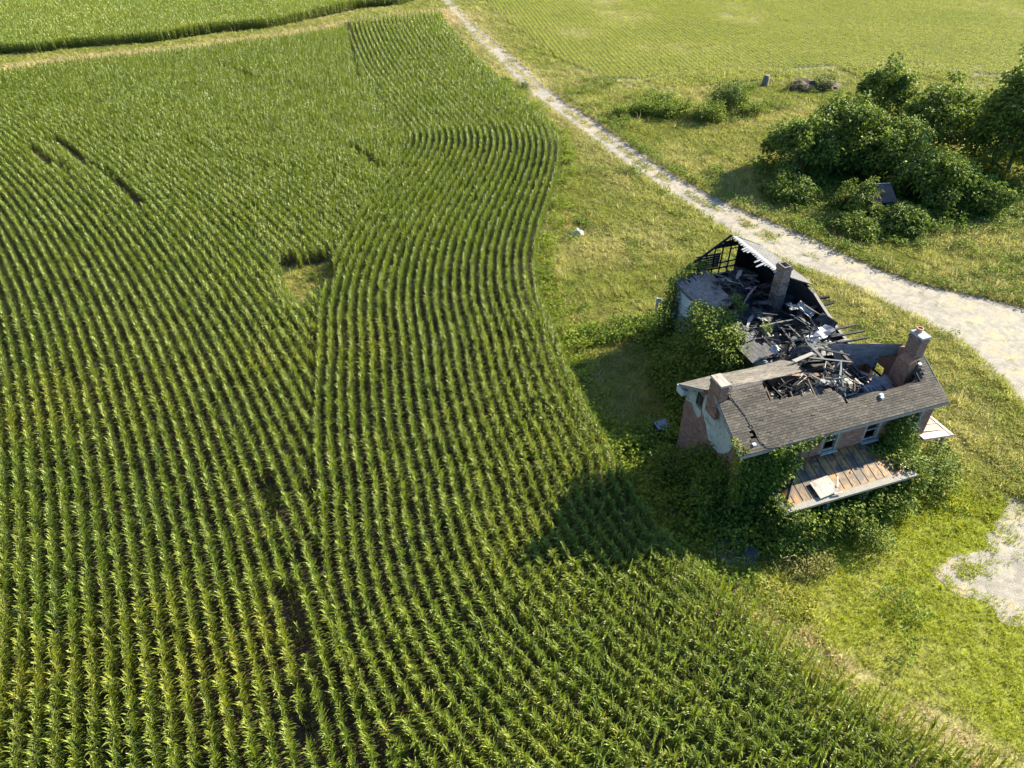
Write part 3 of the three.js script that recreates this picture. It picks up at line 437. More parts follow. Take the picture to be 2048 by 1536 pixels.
// --- shingled sheets: surf(a, s) -> point; courses of tabs lie on a deck
function shingled(name, surf, a0, a1, s1, mask, tone, parent = house, s0 = 0, expo = 0.15, tabW = 0.3, lift = 1, lost = 0) {
  const root = new THREE.Group(); root.name = name; parent.add(root);
  const nrm = (a, s) => { const e = 0.05, p = surf(a, s), q = surf(a + e, s), t = surf(a, s + e); return norm(cross(sub(q, p), sub(t, p))); };
  const up = nrm((a0 + a1) / 2, (s0 + s1) / 2)[1] < 0 ? -1 : 1, at = (a, s, d) => add(surf(a, s), mul(nrm(a, s), d * up));
  const g = new GB(); let row = 0;
  for (let s = s0; s < s1 - 0.02; s += expo, row++) for (let a = a0 - (row % 2 ? tabW / 2 : 0); a < a1; a += tabW) {
    const b0 = Math.max(a, a0), b1 = Math.min(a + tabW - 0.012, a1), e = Math.min(s + expo + 0.02, s1); if (b1 - b0 < 0.04 || !mask((b0 + b1) / 2, s + expo * 0.5) || hash2(row * 7 + 3, Math.round(a * 40)) < lost) continue;
    const col = tone((b0 + b1) / 2, s), j = r3r(-0.006, 0.006), l = (0.016 + r3() * 0.012 + (r3() < 0.008 ? 0.025 : 0)) * lift, uv = [b0 * 1.7, s * 1.7];
    const A = at(b0, s + j, l), B = at(b1, s + j, l), C = at(b1, e, 0.006), D = at(b0, e, 0.006), A0 = at(b0, s + j, 0.002), B0 = at(b1, s + j, 0.002);
    g.quad(A, B, C, D, col, uv); g.quad(A0, B0, B, A, mul(col, 0.9), uv); g.quad(A0, A, D, D, col, uv); g.quad(B, B0, C, C, col, uv);
  }
  tag(put('shingles', g.geo(), M.shingle, root), null, null, null, 'stuff');
  const d = new GB(), cs = 0.25, wood = () => mul([0.16, 0.12, 0.085], r3r(0.6, 1.3)), na = Math.ceil((a1 - a0) / cs), ns = Math.ceil((s1 - s0) / cs), ok = (i, k) => i >= 0 && k >= 0 && i < na && k < ns && mask(a0 + (i + 0.5) * cs, Math.min(s1 - 0.01, s0 + (k + 0.5) * cs));
  for (let i = 0; i < na; i++) for (let k = 0; k < ns; k++) { if (!ok(i, k)) continue; const x0 = a0 + i * cs, x1 = Math.min(a1, x0 + cs), y0 = s0 + k * cs, y1 = Math.min(s1, y0 + cs), T = -0.004, Bq = -0.05, c = wood();
    const P = (x, y, dd) => at(x, y, dd); d.quad(P(x0, y0, T), P(x1, y0, T), P(x1, y1, T), P(x0, y1, T), c); d.quad(P(x0, y1, Bq), P(x1, y1, Bq), P(x1, y0, Bq), P(x0, y0, Bq), mul(c, 0.6));
    if (!ok(i, k - 1)) d.quad(P(x0, y0, Bq), P(x1, y0, Bq), P(x1, y0, T), P(x0, y0, T), c); if (!ok(i, k + 1)) d.quad(P(x1, y1, Bq), P(x0, y1, Bq), P(x0, y1, T), P(x1, y1, T), c); if (!ok(i - 1, k)) d.quad(P(x0, y1, Bq), P(x0, y0, Bq), P(x0, y0, T), P(x0, y1, T), c); if (!ok(i + 1, k)) d.quad(P(x1, y0, Bq), P(x1, y1, Bq), P(x1, y1, T), P(x1, y0, T), c); }
  tag(put('roof_deck', d.geo(), M.wood, root), null, null, null, 'stuff');
  return root;
}
const shingleTone = (k, warm = 0) => (a, s) => { const n = fbm(a * 0.8 + k, s * 0.8, 3), m = fbm(a * 0.25 + k * 2, s * 1.1, 2); let c = mix3([0.080, 0.066, 0.050], [0.118, 0.098, 0.074], n); if (m > 0.58) c = mix3(c, [0.15, 0.122, 0.092], 0.5 * warm); return mul(c, r3r(0.66, 1.32)); };
const cosP = 3.3 / 3.808, sinP = 1.9 / 3.808;
const sagF = (u, v) => { // the burned middle of the front slope hangs inwards behind a fold
  const inside = smooth(7.2, 8.3, u) * smooth(13.35, 12.6, u), foldV = 1.2 + 0.08 * Math.sin(u * 2.1); let d = 0; if (v > foldV) d = (v - foldV) * 0.95 + (v - foldV) ** 2 * 0.25;
  return inside * d + 0.07 * smooth(4, 6.5, u) * smooth(0, 1.8, v) * Math.sin((u - 4) * 0.8) ** 2; };
const topV = (u) => u < 2.95 ? 3.3 : u < 3.25 ? 3.0 - (u - 2.95) * 1.9 : u < 3.65 ? 2.42 - (u - 3.25) * 0.8 : u < 5.7 ? 2.1 : u < 6.15 ? 2.1 - (u - 5.7) * 0.4 : u < 6.9 ? 1.95 + (u - 6.15) * 0.28 : u < 7.4 ? 2.16 - (u - 6.9) * 0.7 : u < 7.75 ? 1.15 : u < 8.0 ? 1.2 + (u - 7.75) * 3 : u < 10.4 ? 2.15 + 0.12 * Math.sin(u * 5) : u < 12.4 ? 1.75 + 0.15 * Math.sin(u * 4) : u < 13.1 ? 1.5 + (u - 12.4) * 0.5 : 3.3;
const frontRoof = shingled('front_roof_slope', (u, s) => { const v = s * cosP; return Q(u, 5.6 + s * sinP - sagF(u, v), v); }, 0, 14, 3.808, (u, s) => { const v = s * cosP; if (u > 1.05 && u < 1.48 && v > 0.6 && v < 1.02) return false; if (u > 0.72 && u < 0.95 && v > 0.55 && v < 0.75) return false; if (u > 2.6 && u < 3.5 && v > 2.3 + (u - 2.6) * -0.1 && v < 2.75) return v < topV(u) && u < 2.95; if (u < 0.75 && v > 2.7) return false; if (u > 13.2 && u < 14.0 && v > 2.55 && u < 13.75) return false; return v < topV(u) + 0.05 * Math.sin(u * 23); }, shingleTone(3, 1), house, 0, 0.15, 0.3, 1.15, 0.004);
frontRoof.userData.label = 'brown shingled front roof slope, sagging and burned open towards the ridge';
const backRoof = shingled('back_roof_slope', (u, s) => { const v = 6.6 - s * cosP; return Q(u, 5.6 + s * sinP + 0.05 * Math.sin(u * 0.9), v); }, 0, 7.2, 3.808, (u, s) => { const v = 6.6 - s * cosP; if (u < 0.75 && v < 4.0 && v > 2.6) return false; return v > (u < 5.6 ? 3.3 : 3.3 + (u - 5.6) * 1.35) + (u > 2.9 && u < 5.6 ? 0.12 * Math.sin(u * 6) ** 2 : 0); }, (a, s) => mul(shingleTone(17, 1)(a, s), 2.0));  // same shingle tone brightened; the sunlit look is partly in the colour
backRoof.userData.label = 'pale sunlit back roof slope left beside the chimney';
// ridge cap where the ridge survives
{ const g = new GB(); for (let u = 0.8; u < 2.9; u += 0.28) { const c = mul([0.19, 0.17, 0.15], r3r(0.8, 1.2)); g.quad(Q(u, 7.44, 3.16), Q(u + 0.3, 7.45, 3.16), Q(u + 0.3, 7.54, 3.3), Q(u, 7.53, 3.3), c); g.quad(Q(u, 7.53, 3.3), Q(u + 0.3, 7.54, 3.3), Q(u + 0.3, 7.45, 3.44), Q(u, 7.44, 3.44), c); } put('ridge_cap', g.geo(), M.shingle, house); }
// hanging back slope at the right, bowed into the house
shingled('hanging_roof_sheet', (a, s) => { const t = s / 2.6, k = a / 3.2; const A = [10.9 + 2.75 * k, 5.75 + 1.35 * k, 7.0 - 3.0 * k], B = [10.2 + 3.1 * k, 4.45 + 0.75 * k, 5.2 - 1.35 * k]; const b = Math.sin(t * Math.PI * 0.5); return Q(A[0] + (B[0] - A[0]) * t, A[1] + (B[1] - A[1]) * (1 - Math.cos(t * 1.57)), A[2] + (B[2] - A[2]) * b); }, 0, 3.2, 2.6, (a, s) => s < 2.1 + 0.3 * Math.sin(a * 3) && !(a > 2.2 && s > 1.4), (a, s) => mul([0.22, 0.205, 0.19], r3r(0.75, 1.2))).userData.label = 'dark shingled piece of back roof hanging into the house';
// rear wing: patches left of its left slope and the standing right slope
const wl2 = (a, v) => Q(a, 5.25 + (a - 6.1) * 0.6, v);
shingled('wing_roof_patch', (a, s) => { const u = 5.95 + s * 0.967; return Q(u, 5.2 + s * 0.25 - 0.06 * Math.sin(a), 13.0 + a); }, 0, 4.9, 2.6, (a, s) => { const u = 5.95 + s * 0.967, v = 13 + a; if (v > 17.0 && s > 0.5 && (Math.sin(s * 16) > 0.2)) return false; return v > 13.0 + (u < 6.8 ? (6.8 - u) * 2 : (u - 6.8) * 0.35) && u < 7.95 + (v - 13.5) * 0.15; }, (a, s) => mul(mix3([0.20, 0.18, 0.155], [0.29, 0.262, 0.225], fbm(a, s, 2)), r3r(0.72, 1.2)), house, 0, 0.15, 0.3, 0.55).userData.label = 'grey shingle patch left on the far end of the wing';
shingled('wing_roof_patch', (a, s) => { const u = 5.8 + s * 0.967; return Q(u, 5.1 + s * 0.25, 7.5 + a); }, 0, 1.75, 1.7, (a, s) => !(s > 1.2 && a > 1.1) && !(s > 1.45 && a < 0.4), (a, s) => mul([0.24, 0.22, 0.19], r3r(0.75, 1.2)), house, 0, 0.15, 0.3, 0.55).userData.label = 'small shingle patch of the wing beside the main roof';
shingled('wing_roof_patch', (a, s) => { const u = 6.5 + s * 0.95; return Q(u, 5.35 + s * 0.3, 9.3 + a); }, 0, 1.9, 0.9, (a, s) => s < 0.45 + 0.4 * Math.sin(a * 4) ** 2, (a, s) => mul([0.30, 0.285, 0.26], r3r(0.8, 1.15)));
shingled('wing_right_slope', (a, s) => { const u = 13.6 - s * 0.908; return Q(u, 6.56 + s * 0.419, 12.35 + a); }, 0, 6.2, 3.4, (a, s) => !(a < 0.3 && s > 2.2) && s < 3.32 + 0.1 * Math.sin(a * 9), (a, s) => mul(mix3([0.135, 0.127, 0.118], [0.19, 0.176, 0.162], fbm(a, s, 2)), r3r(0.82, 1.15))).userData.label = 'grey right roof slope still standing at the far end of the wing';
function part(name, fn, mat, parent = house) { const g = new GB(); fn(g); return put(name, g.geo(), mat, parent); }
// pale split sheathing boards along the broken ridge of the wing: one mesh each
for (let k = 0; k < 22; k++) { const v = 12.75 + k * 0.255, l = (0.12 + 0.42 * hash2(k, 5)) * (k < 9 ? 1.5 : k > 16 ? 0.5 : 1); part('sheathing_board', g => g.bar(Q(10.95, 7.84, v), Q(10.55, 8.03, v), 0.25, 0.022, mul([0.66, 0.64, 0.60], 0.75 + 0.4 * hash2(k, 3))).bar(Q(10.55, 8.03, v), Q(10.55 - l, 8.03 - 0.2 * l - 0.12 * l * l, v + 0.06 * (hash2(k, 9) - 0.5)), 0.262, 0.022, mul([0.66, 0.64, 0.60], 0.75 + 0.4 * hash2(k, 3)), 0, 1, 0.5), M.wood); }
// fascias and rake boards
part('fascia', g => g.box(-0.02, 14.02, 5.36, 5.57, -0.02, 0.02, [0.34, 0.32, 0.29]), M.wood);
part('rake_board', g => g.bar(Q(-0.02, 5.5, 0.02), Q(-0.02, 7.3, 3.2), 0.04, 0.2, [0.36, 0.34, 0.31]), M.wood);
part('rake_board', g => g.bar(Q(-0.02, 5.5, 6.6), Q(-0.02, 6.9, 4.2), 0.04, 0.2, [0.30, 0.29, 0.27]), M.wood);
part('rake_board', g => g.bar(Q(14.02, 5.5, 0.02), Q(14.02, 7.3, 3.2), 0.04, 0.18, [0.30, 0.28, 0.26]), M.wood);
part('cornice_return', g => { g.hexa([Q(-0.08, 5.05, 6.05), Q(0.3, 5.05, 6.05), Q(0.3, 5.05, 6.68), Q(-0.08, 5.05, 6.68)], [Q(-0.08, 5.52, 5.9), Q(0.3, 5.52, 5.9), Q(0.3, 5.52, 6.72), Q(-0.08, 5.52, 6.72)], [0.62, 0.63, 0.64]); }, M.wood);
part('wing_fascia', g => g.bar(Q(5.93, 5.12, 13.4), Q(5.93, 5.12, 17.7), 0.05, 0.2, [0.12, 0.11, 0.10]), M.wood);

// --- chimneys: brick skins round a dark core
function chimney(u0, u1, v0, v1, h0, h1, pal, capCol, label, open) {
  const c = new THREE.Group(); c.name = 'chimney'; house.add(c); if (label) c.userData.label = label;
  const w = 0.1, core = new GB(); core.box(u0, u0 + w, h0, h1, -v1, -v0, MORTAR); core.box(u1 - w, u1, h0, h1, -v1, -v0, MORTAR); core.box(u0 + w, u1 - w, h0, h1, -v0 - w, -v0, MORTAR); core.box(u0 + w, u1 - w, h0, h1, -v1, -v1 + w, MORTAR); core.box(u0 + w, u1 - w, h0, h1 - 0.7, -v1 + w, -v0 - w, [0.02, 0.02, 0.02]); put('core', core.geo(), M.brick, c);
  const all = () => true, gs = [bricks((a, h, o) => [u0 - o, h, -a], v0, v1, h0, h1, all, pal), bricks((a, h, o) => [u1 + o, h, -a], v0, v1, h0, h1, all, pal), bricks((a, h, o) => [a, h, -v0 + o], u0, u1, h0, h1, all, pal), bricks((a, h, o) => [a, h, -v1 - o], u0, u1, h0, h1, all, pal)];
  // two corbelled courses under the top
  for (const [hh, o] of [[h1 - 0.30, 0.03], [h1 - 0.22, 0.055], [h1 - 0.145, 0.03]]) gs.push(bricks((a, h, q) => [u0 - q - o, h, -a], v0 - o, v1 + o, hh, hh + 0.07, all, pal), bricks((a, h, q) => [u1 + q + o, h, -a], v0 - o, v1 + o, hh, hh + 0.07, all, pal), bricks((a, h, q) => [a, h, -v0 + q + o], u0 - o, u1 + o, hh, hh + 0.07, all, pal), bricks((a, h, q) => [a, h, -v1 - q - o], u0 - o, u1 + o, hh, hh + 0.07, all, pal));
  tag(put('brickwork', mergeGeometries(gs), M.brick, c), null, null, null, 'stuff');
  const cb = new GB(); for (const [hh, o] of [[h1 - 0.30, 0.03], [h1 - 0.22, 0.055], [h1 - 0.145, 0.03]]) cb.box(u0 - o, u1 + o, hh, hh + 0.068, -v1 - o, -v0 + o, mul(MORTAR, 0.8)); if (!open) put('corbel', cb.geo(), M.brick, c);
  if (capCol) { const g = new GB(), o = 0.06; g.hexa([Q(u0 - o, h1, v0 - o), Q(u1 + o, h1, v0 - o), Q(u1 + o, h1, v1 + o), Q(u0 - o, h1, v1 + o)], [Q(u0 - o * 0.6, h1 + 0.1, v0 - o * 0.6), Q(u1 + o * 0.6, h1 + 0.1, v0 - o * 0.6), Q(u1 + o * 0.6, h1 + 0.12, v1 + o * 0.6), Q(u0 - o * 0.6, h1 + 0.12, v1 + o * 0.6)], capCol); put('cap', g.geo(), M.plaster, c); }
  return c;
}
chimney(-0.02, 0.5, 2.75, 3.75, 5.9, 8.2, BRICK, [0.52, 0.43, 0.37], 'brick chimney with a pale slab cap on the left gable');
const cr = chimney(13.25, 13.85, 2.62, 3.5, 4.6, 8.4, [[0.30, 0.17, 0.125], [0.36, 0.23, 0.175], [0.23, 0.135, 0.105], [0.28, 0.18, 0.14]], [0.52, 0.53, 0.53], 'brick chimney with a flue pot on the right gable');
{ const pts = [[0.13, 0], [0.17, 0], [0.17, 0.2], [0.2, 0.21], [0.2, 0.28], [0.14, 0.28], [0.13, 0.1]].map(p => new THREE.Vector2(p[0], p[1])), g = new THREE.LatheGeometry(pts, 18); g.translate(13.55, 8.5, -3.25); const m = put('flue_pot', g, S({ color: new THREE.Color(0.40, 0.22, 0.15), roughness: 0.8 }), cr); }
chimney(10.5, 11.15, 12.1, 12.9, 3.0, 8.6, (a, h) => h > 7.4 ? [[0.33, 0.22, 0.17], [0.40, 0.28, 0.22], [0.24, 0.165, 0.13]] : h > 6.4 ? [[0.20, 0.145, 0.12], [0.12, 0.095, 0.085], [0.26, 0.19, 0.155]] : SOOT, null, 'tall sooty open topped chimney standing in the burned wing', true);
// brick stub of the right fireplace inside the roof hole
{ const c = new THREE.Group(); c.name = 'chimney_breast'; house.add(c); const g = new GB(); g.hexa([Q(12.55, 3.2, 1.9), Q(13.2, 3.2, 1.9), Q(13.2, 3.2, 3.6), Q(12.55, 3.2, 3.6)], [Q(12.75, 6.9, 2.35), Q(13.22, 7.1, 2.35), Q(13.22, 7.1, 3.3), Q(12.75, 6.9, 3.3)], [0.34, 0.175, 0.105]); put('core', g.geo(), M.brick, c); tag(put('brickwork', bricks((a, h, o) => { const t = (h - 3.2) / 3.7; return [12.55 + 0.2 * t - o, h, -(1.9 + 0.45 * t + (a - 1.9) * (1.7 - 0.75 * t) / 1.7)]; }, 1.9, 3.6, 3.2, 6.85, () => true, [[0.38, 0.19, 0.11], [0.33, 0.17, 0.10], [0.28, 0.15, 0.10], [0.42, 0.23, 0.14]]), M.brick, c), null, null, null, 'stuff'); }

// --- far gable of the wing: charred studs, rails and boards
const GV = 18.35;
part('gable_rafter', g => g.bar(Q(6.9, 5.75, GV), Q(10.5, 7.98, GV), 0.07, 0.17, black()), M.char); part('gable_rafter', g => g.bar(Q(10.5, 7.98, GV), Q(13.5, 6.55, GV), 0.07, 0.17, black()), M.char);
for (const u of [8.15, 8.7, 9.35, 10.0, 10.67, 11.35, 12.0, 12.7, 13.15]) part('stud', g => g.bar(Q(u, 4.9, GV), Q(u, Math.min(7.85, 8 - Math.abs(u - 10.5) * (u > 10.5 ? 0.5 : 0.6)), GV), 0.07, 0.09, black()), M.char);
part('rail', g => g.bar(Q(8.0, 5.42, GV), Q(13.2, 5.38, GV), 0.09, 0.12, black()), M.char); part('rail', g => g.bar(Q(9.9, 5.85, GV), Q(13.2, 5.85, GV), 0.08, 0.12, black()), M.char); part('rail', g => g.bar(Q(10.6, 6.9, GV), Q(11.5, 6.9, GV), 0.06, 0.06, black()), M.char);
for (let k = 0; k < 6; k++) part('gable_board', g => g.bar(Q(8.0 - 0.3 * hash2(k, 1), 5.58 + k * 0.2, GV + 0.08), Q(9.95 - 0.05 * hash2(k, 2), 5.56 + k * 0.2, GV + 0.08), 0.03, 0.19, mul([0.055, 0.055, 0.058], 0.7 + 0.6 * hash2(k, 3)), 0, 0.7, 1), M.char);
for (let k = 0; k < 4; k++) part('gable_board', g => g.bar(Q(9.2 + 0.45 * k, 7.12 + 0.17 * k, GV + 0.08), Q(11.7 - 0.4 * k, 7.12 + 0.17 * k, GV + 0.08), 0.03, 0.17, black()), M.char);
for (let k = 0; k < 14; k++) { const h = 4.95 + k * 0.19, u1 = 13.25 - (h > 6.5 ? (h - 6.5) / 0.47 : 0); if (u1 > 11.6) part('gable_board', g => g.bar(Q(11.42, h, GV + 0.08), Q(u1, h, GV + 0.08), 0.03, 0.185, black()), M.char); }
part('corner_post', g => g.bar(Q(8.0, 5.2, GV - 0.3), Q(8.0, 6.55, GV - 0.3), 0.07, 0.07, black()), M.char);
// rafters still under the standing right slope and along the burned right side
for (let k = 0; k < 9; k++) { const v = 12.7 + k * 0.68; part('rafter', g => g.bar(Q(13.5, 6.5, v), Q(10.7, 7.8, v), 0.06, 0.15, black()), M.char); }
// plaster partition and joists inside
part('partition', g => { g.box(8.6, 12.2, 3.1, 5.15, -10.95, -10.8, [0.22, 0.215, 0.21]); }, M.plaster).userData.label = 'grey soot stained plaster partition inside the wing';
part('partition', g => { g.hexa([Q(8.75, 3.1, 9.6), Q(8.9, 3.1, 9.6), Q(8.9, 3.1, 10.7), Q(8.75, 3.1, 10.7)], [Q(8.75, 4.9, 9.9), Q(8.9, 4.9, 9.9), Q(8.9, 5.1, 10.7), Q(8.75, 5.1, 10.7)], [0.34, 0.32, 0.28]); }, M.plaster);
part('partition', g => { g.box(7.0, 13.4, 3.1, 4.6, -6.4, -6.28, [0.05, 0.05, 0.05]); }, M.plaster);
for (let k = 0; k < 15; k += 1 + (k % 3 === 1)) { const v = 7.0 + k * 0.72; if (Math.abs(v - 10.9) < 0.25) continue; const a = 6.7 + 0.3 * hash2(k, 31), b = hash2(k, 32) > 0.55 ? 13.1 : 9.2 + 3.4 * hash2(k, 33); part('ceiling_joist', g => g.bar(Q(a, 5.0, v), Q(b, 4.95 - 0.7 * hash2(k, 34), v + 1.2 * (hash2(k, 36) - 0.5)), 0.07, 0.16, hash2(k, 35) > 0.6 ? ash() : black()), M.char); }
for (let k = 0; k < 14; k++) { const u = 3.2 + k * 0.7; part('ceiling_joist', g => g.bar(Q(u, 5.3, 0.8), Q(u + 0.05, 5.28, hash2(k, 41) > 0.5 ? 6.0 : 3 + 2 * hash2(k, 42)), 0.06, 0.15, black()), M.char); }
for (const [u, b] of [[3.15, 3.0], [3.8, 2.3], [4.5, 2.5], [5.2, 2.4], [5.9, 2.9], [6.6, 2.2], [12.9, 1.9]]) part('rafter', g => g.bar(Q(u, 5.62, 0.3), Q(u, 5.5 + b * 0.576, b), 0.06, 0.13, u < 6 ? [0.26, 0.17, 0.09] : black()), M.wood);
// --- front porch with its seamed metal roof
{
  const pr = new THREE.Group(); pr.name = 'porch_roof'; house.add(pr); pr.userData.label = 'rusty seamed metal porch roof with a pale box gutter';
  const hTop = 3.5, hEave = 2.78, vW = 0.42, vE = -1.85, L0 = 2.35, L1 = 4.55, R1 = 8.75, R0 = 10.75;
  const slope = (u, t) => Q(u, hEave + (hTop - hEave) * t, vE + (vW - vE) * t), tmax = (u) => u < L1 ? (u - L0) / (L1 - L0) : u > R1 ? (R0 - u) / (R0 - R1) : 1;
  const us = []; for (let u = L0; u < R0 - 0.01; u += 0.55) us.push(u); us.push(R0); const cut = [...new Set([...us, L1, R1])].sort((a, b) => a - b);
  for (let k = 0; k + 1 < cut.length; k++) { const a = cut[k], b = cut[k + 1]; if (b - a < 0.03) continue; const g = new GB(), ta = Math.max(0.001, tmax(a)), tb = Math.max(0.001, tmax(b)), j = 0.004 * (k % 3); const A = slope(a, 0), B = slope(b, 0), C = slope(b, tb), D = slope(a, ta); g.quad(A, B, C, D, [1, 1, 1], [a, 0]); g.quad(add(D, [0, -0.03, 0]), add(C, [0, -0.03, 0]), add(B, [0, -0.03, 0]), add(A, [0, -0.03, 0]), [1, 1, 1], [a, 0]); put('roof_panel', g.geo(), M.rust, pr); }
  { const g = new GB(); g.quad(Q(L0, hEave, vE), Q(L1, hTop, vW), Q(L0 + 0.1, hEave, vW), Q(L0 + 0.05, hEave, vW - 0.8), [1, 1, 1], [3, 1]); put('roof_panel', g.geo(), M.rust, pr); const g2 = new GB(); g2.quad(Q(R0, hEave, vE), Q(R0, hEave, vW - 0.8), Q(R0 - 0.1, hEave, vW), Q(R1, hTop, vW), [1, 1, 1], [5, 2]); put('roof_panel', g2.geo(), M.rust, pr); }
  for (const u of us.slice(1, -1)) { const t = tmax(u); const a = slope(u, 0.02), b = slope(u, t); part('seam', g => g.bar(add(a, [0, 0.008, 0]), add(b, [0, 0.008, 0]), 0.03, 0.024, mul([0.10, 0.075, 0.06], r3r(0.8, 1.2))), M.metal, pr); }
  part('hip_seam', g => g.bar(add(Q(L0, hEave, vE), [0, 0.02, 0]), add(Q(L1, hTop, vW), [0, 0.02, 0]), 0.06, 0.04, [0.30, 0.26, 0.21]), M.metal, pr); part('hip_seam', g => g.bar(add(Q(R0, hEave, vE), [0, 0.02, 0]), add(Q(R1, hTop, vW), [0, 0.02, 0]), 0.06, 0.04, [0.26, 0.22, 0.18]), M.metal, pr);
  part('gutter', g => { g.hexa([Q(L0 - 0.3, 2.52, -2.2), Q(R0 + 0.25, 2.52, -2.2), Q(R0 + 0.05, 2.52, -1.85), Q(L0, 2.52, -1.85)], [Q(L0 - 0.3, 2.7, -2.22), Q(R0 + 0.25, 2.7, -2.22), Q(R0 + 0.05, 2.775, -1.852), Q(L0, 2.775, -1.852)], [0.43, 0.385, 0.315]); }, M.wood, pr);
  part('gutter', g => { g.hexa([Q(L0 - 0.3, 2.52, -2.2), Q(L0, 2.52, -1.85), Q(L0 + 0.08, 2.52, 0.4), Q(L0 - 0.2, 2.52, 0.4)], [Q(L0 - 0.3, 2.7, -2.22), Q(L0 - 0.003, 2.772, -1.852), Q(L0 + 0.075, 2.772, 0.4), Q(L0 - 0.2, 2.7, 0.4)], [0.38, 0.35, 0.31]); }, M.wood, pr);
  for (let k = 0; k < 4; k++) part('porch_post', g => { const u = 2.6 + k * 2.62; g.box(u - 0.08, u + 0.08, 0, 2.52, 1.82, 1.98, [0.45, 0.43, 0.40]); }, M.wood);
  part('porch_floor', g => g.box(2.2, 11, 0.0, 0.35, -0.42, 2.1, [0.16, 0.14, 0.12]), M.wood);
  const sp = new THREE.Group(); sp.name = 'side_porch_roof'; house.add(sp); sp.userData.label = 'pinkish metal roof of the small side porch';
  const sr = S({ map: rustTex, roughness: 0.55, metalness: 0.1, color: new THREE.Color(1.3, 0.92, 0.86) });
  for (let k = 0; k < 7; k++) { const a = 0.55 + k * 0.62, b = a + 0.605; if (b > 5) break; const g = new GB(); g.hexa([Q(13.72, 2.8, a), Q(15.62, 2.42, a), Q(15.62, 2.42, b), Q(13.72, 2.8, b)], [Q(13.72, 2.84, a), Q(15.62, 2.46, a), Q(15.62, 2.46, b), Q(13.72, 2.84, b)], [1, 1, 1]); put('roof_panel', g.geo(), sr, sp); part('seam', g2 => g2.bar(Q(13.72, 2.86, a), Q(15.62, 2.48, a), 0.04, 0.05, [0.30, 0.20, 0.18]), M.metal, sp); }
  part('eave_trim', g => g.hexa([Q(15.62, 2.36, 0.0), Q(15.8, 2.36, -0.05), Q(15.8, 2.36, 4.9), Q(15.62, 2.36, 4.9)], [Q(15.62, 2.5, 0.0), Q(15.8, 2.5, -0.05), Q(15.8, 2.5, 4.9), Q(15.62, 2.5, 4.9)], [0.72, 0.66, 0.60]), M.wood, sp);
  part('eave_trim', g => g.hexa([Q(13.4, 2.66, 0.0), Q(15.62, 2.36, 0.0), Q(15.62, 2.36, 0.55), Q(13.4, 2.66, 0.55)], [Q(13.4, 2.8, 0.0), Q(15.62, 2.47, 0.0), Q(15.62, 2.47, 0.55), Q(13.4, 2.84, 0.55)], [0.62, 0.48, 0.42]), M.wood, sp);
  part('porch_post', g => g.box(15.45, 15.6, 0, 2.36, -0.4, -0.25, [0.4, 0.38, 0.35]), M.wood); part('porch_post', g => g.box(15.45, 15.6, 0, 2.36, -4.6, -4.45, [0.4, 0.38, 0.35]), M.wood);
}
// cable lying over the roof
{ const P = [[1.9, 6.9, 4.4], [1.45, 7.35, 3.6], [1.15, 7.6, 3.3], [0.85, 7.33, 2.95], [1.02, 7.0, 2.4], [1.25, 6.7, 1.85], [1.38, 6.2, 0.98], [1.6, 5.75, 0.2], [2.2, 5.64, -0.02], [2.6, 5.5, -0.06]].map(p => new THREE.Vector3(p[0], p[1] + 0.04, -p[2])); put('cable', new THREE.TubeGeometry(new THREE.CatmullRomCurve3(P), 60, 0.018, 5), S({ color: new THREE.Color(0.03, 0.028, 0.026), roughness: 0.6 }), house); }
for (const [u, v] of [[1.0, 0.35], [9.9, 1.15], [13.35, 2.2], [9.85, 1.02]]) part('vent_flashing', g => { const h = 5.6 + v * 0.576; g.box(u - 0.09, u + 0.09, h, h + 0.1, -v - 0.08, -v + 0.08, [0.8, 0.8, 0.8]); }, M.plastic);

// --- what fell in: heaps of char, then loose beams, boards and sheets lying on them
function heap(name, a0, a1, b0, b1, base, amp, seed, inside) { // (u, v) height field
  const p = [], c = [], id = [], n = 0.22, na = Math.ceil((a1 - a0) / n), nb = Math.ceil((b1 - b0) / n), uv = [];
  for (let j = 0; j <= nb; j++) for (let i = 0; i <= na; i++) { const u = a0 + i * n, v = b0 + j * n, f = fbm(u * 0.7 + seed, v * 0.7, 4), g = fbm(u * 3 + seed, v * 3, 2); p.push(u, base(u, v) + amp * (f - 0.5) * 2 + 0.22 * (g - 0.5), -v); const q = hash2(i + seed, j); c.push(...(q < 0.76 ? mul([0.035, 0.034, 0.034], 0.6 + q) : q < 0.93 ? mul([0.10, 0.095, 0.09], 0.7 + 0.5 * g) : [0.34, 0.32, 0.30])); uv.push(u, v); }
  for (let j = 0; j < nb; j++) for (let i = 0; i < na; i++) { const u = a0 + (i + 0.5) * n, v = b0 + (j + 0.5) * n; if (!inside(u, v)) continue; const a = j * (na + 1) + i; id.push(a, a + 1, a + na + 2, a, a + na + 2, a + na + 1); }
  const g = new THREE.BufferGeometry(); g.setAttribute('position', new THREE.Float32BufferAttribute(p, 3)); g.setAttribute('color', new THREE.Float32BufferAttribute(c, 3)); g.setAttribute('uv', new THREE.Float32BufferAttribute(uv, 2)); g.setIndex(id); const ng = g.toNonIndexed(); ng.computeVertexNormals(); return tag(put(name, ng, M.char, house), null, null, null, 'stuff');
}
heap('charred_rubble', 3.0, 13.2, 0.85, 6.0, (u, v) => 4.0 + 1.9 * Math.exp(-(((u - 8.9) / 2.3) ** 2) - ((v - 3.6) / 1.7) ** 2) - 0.5 * smooth(10.5, 12.2, u), 0.35, 4, () => true);
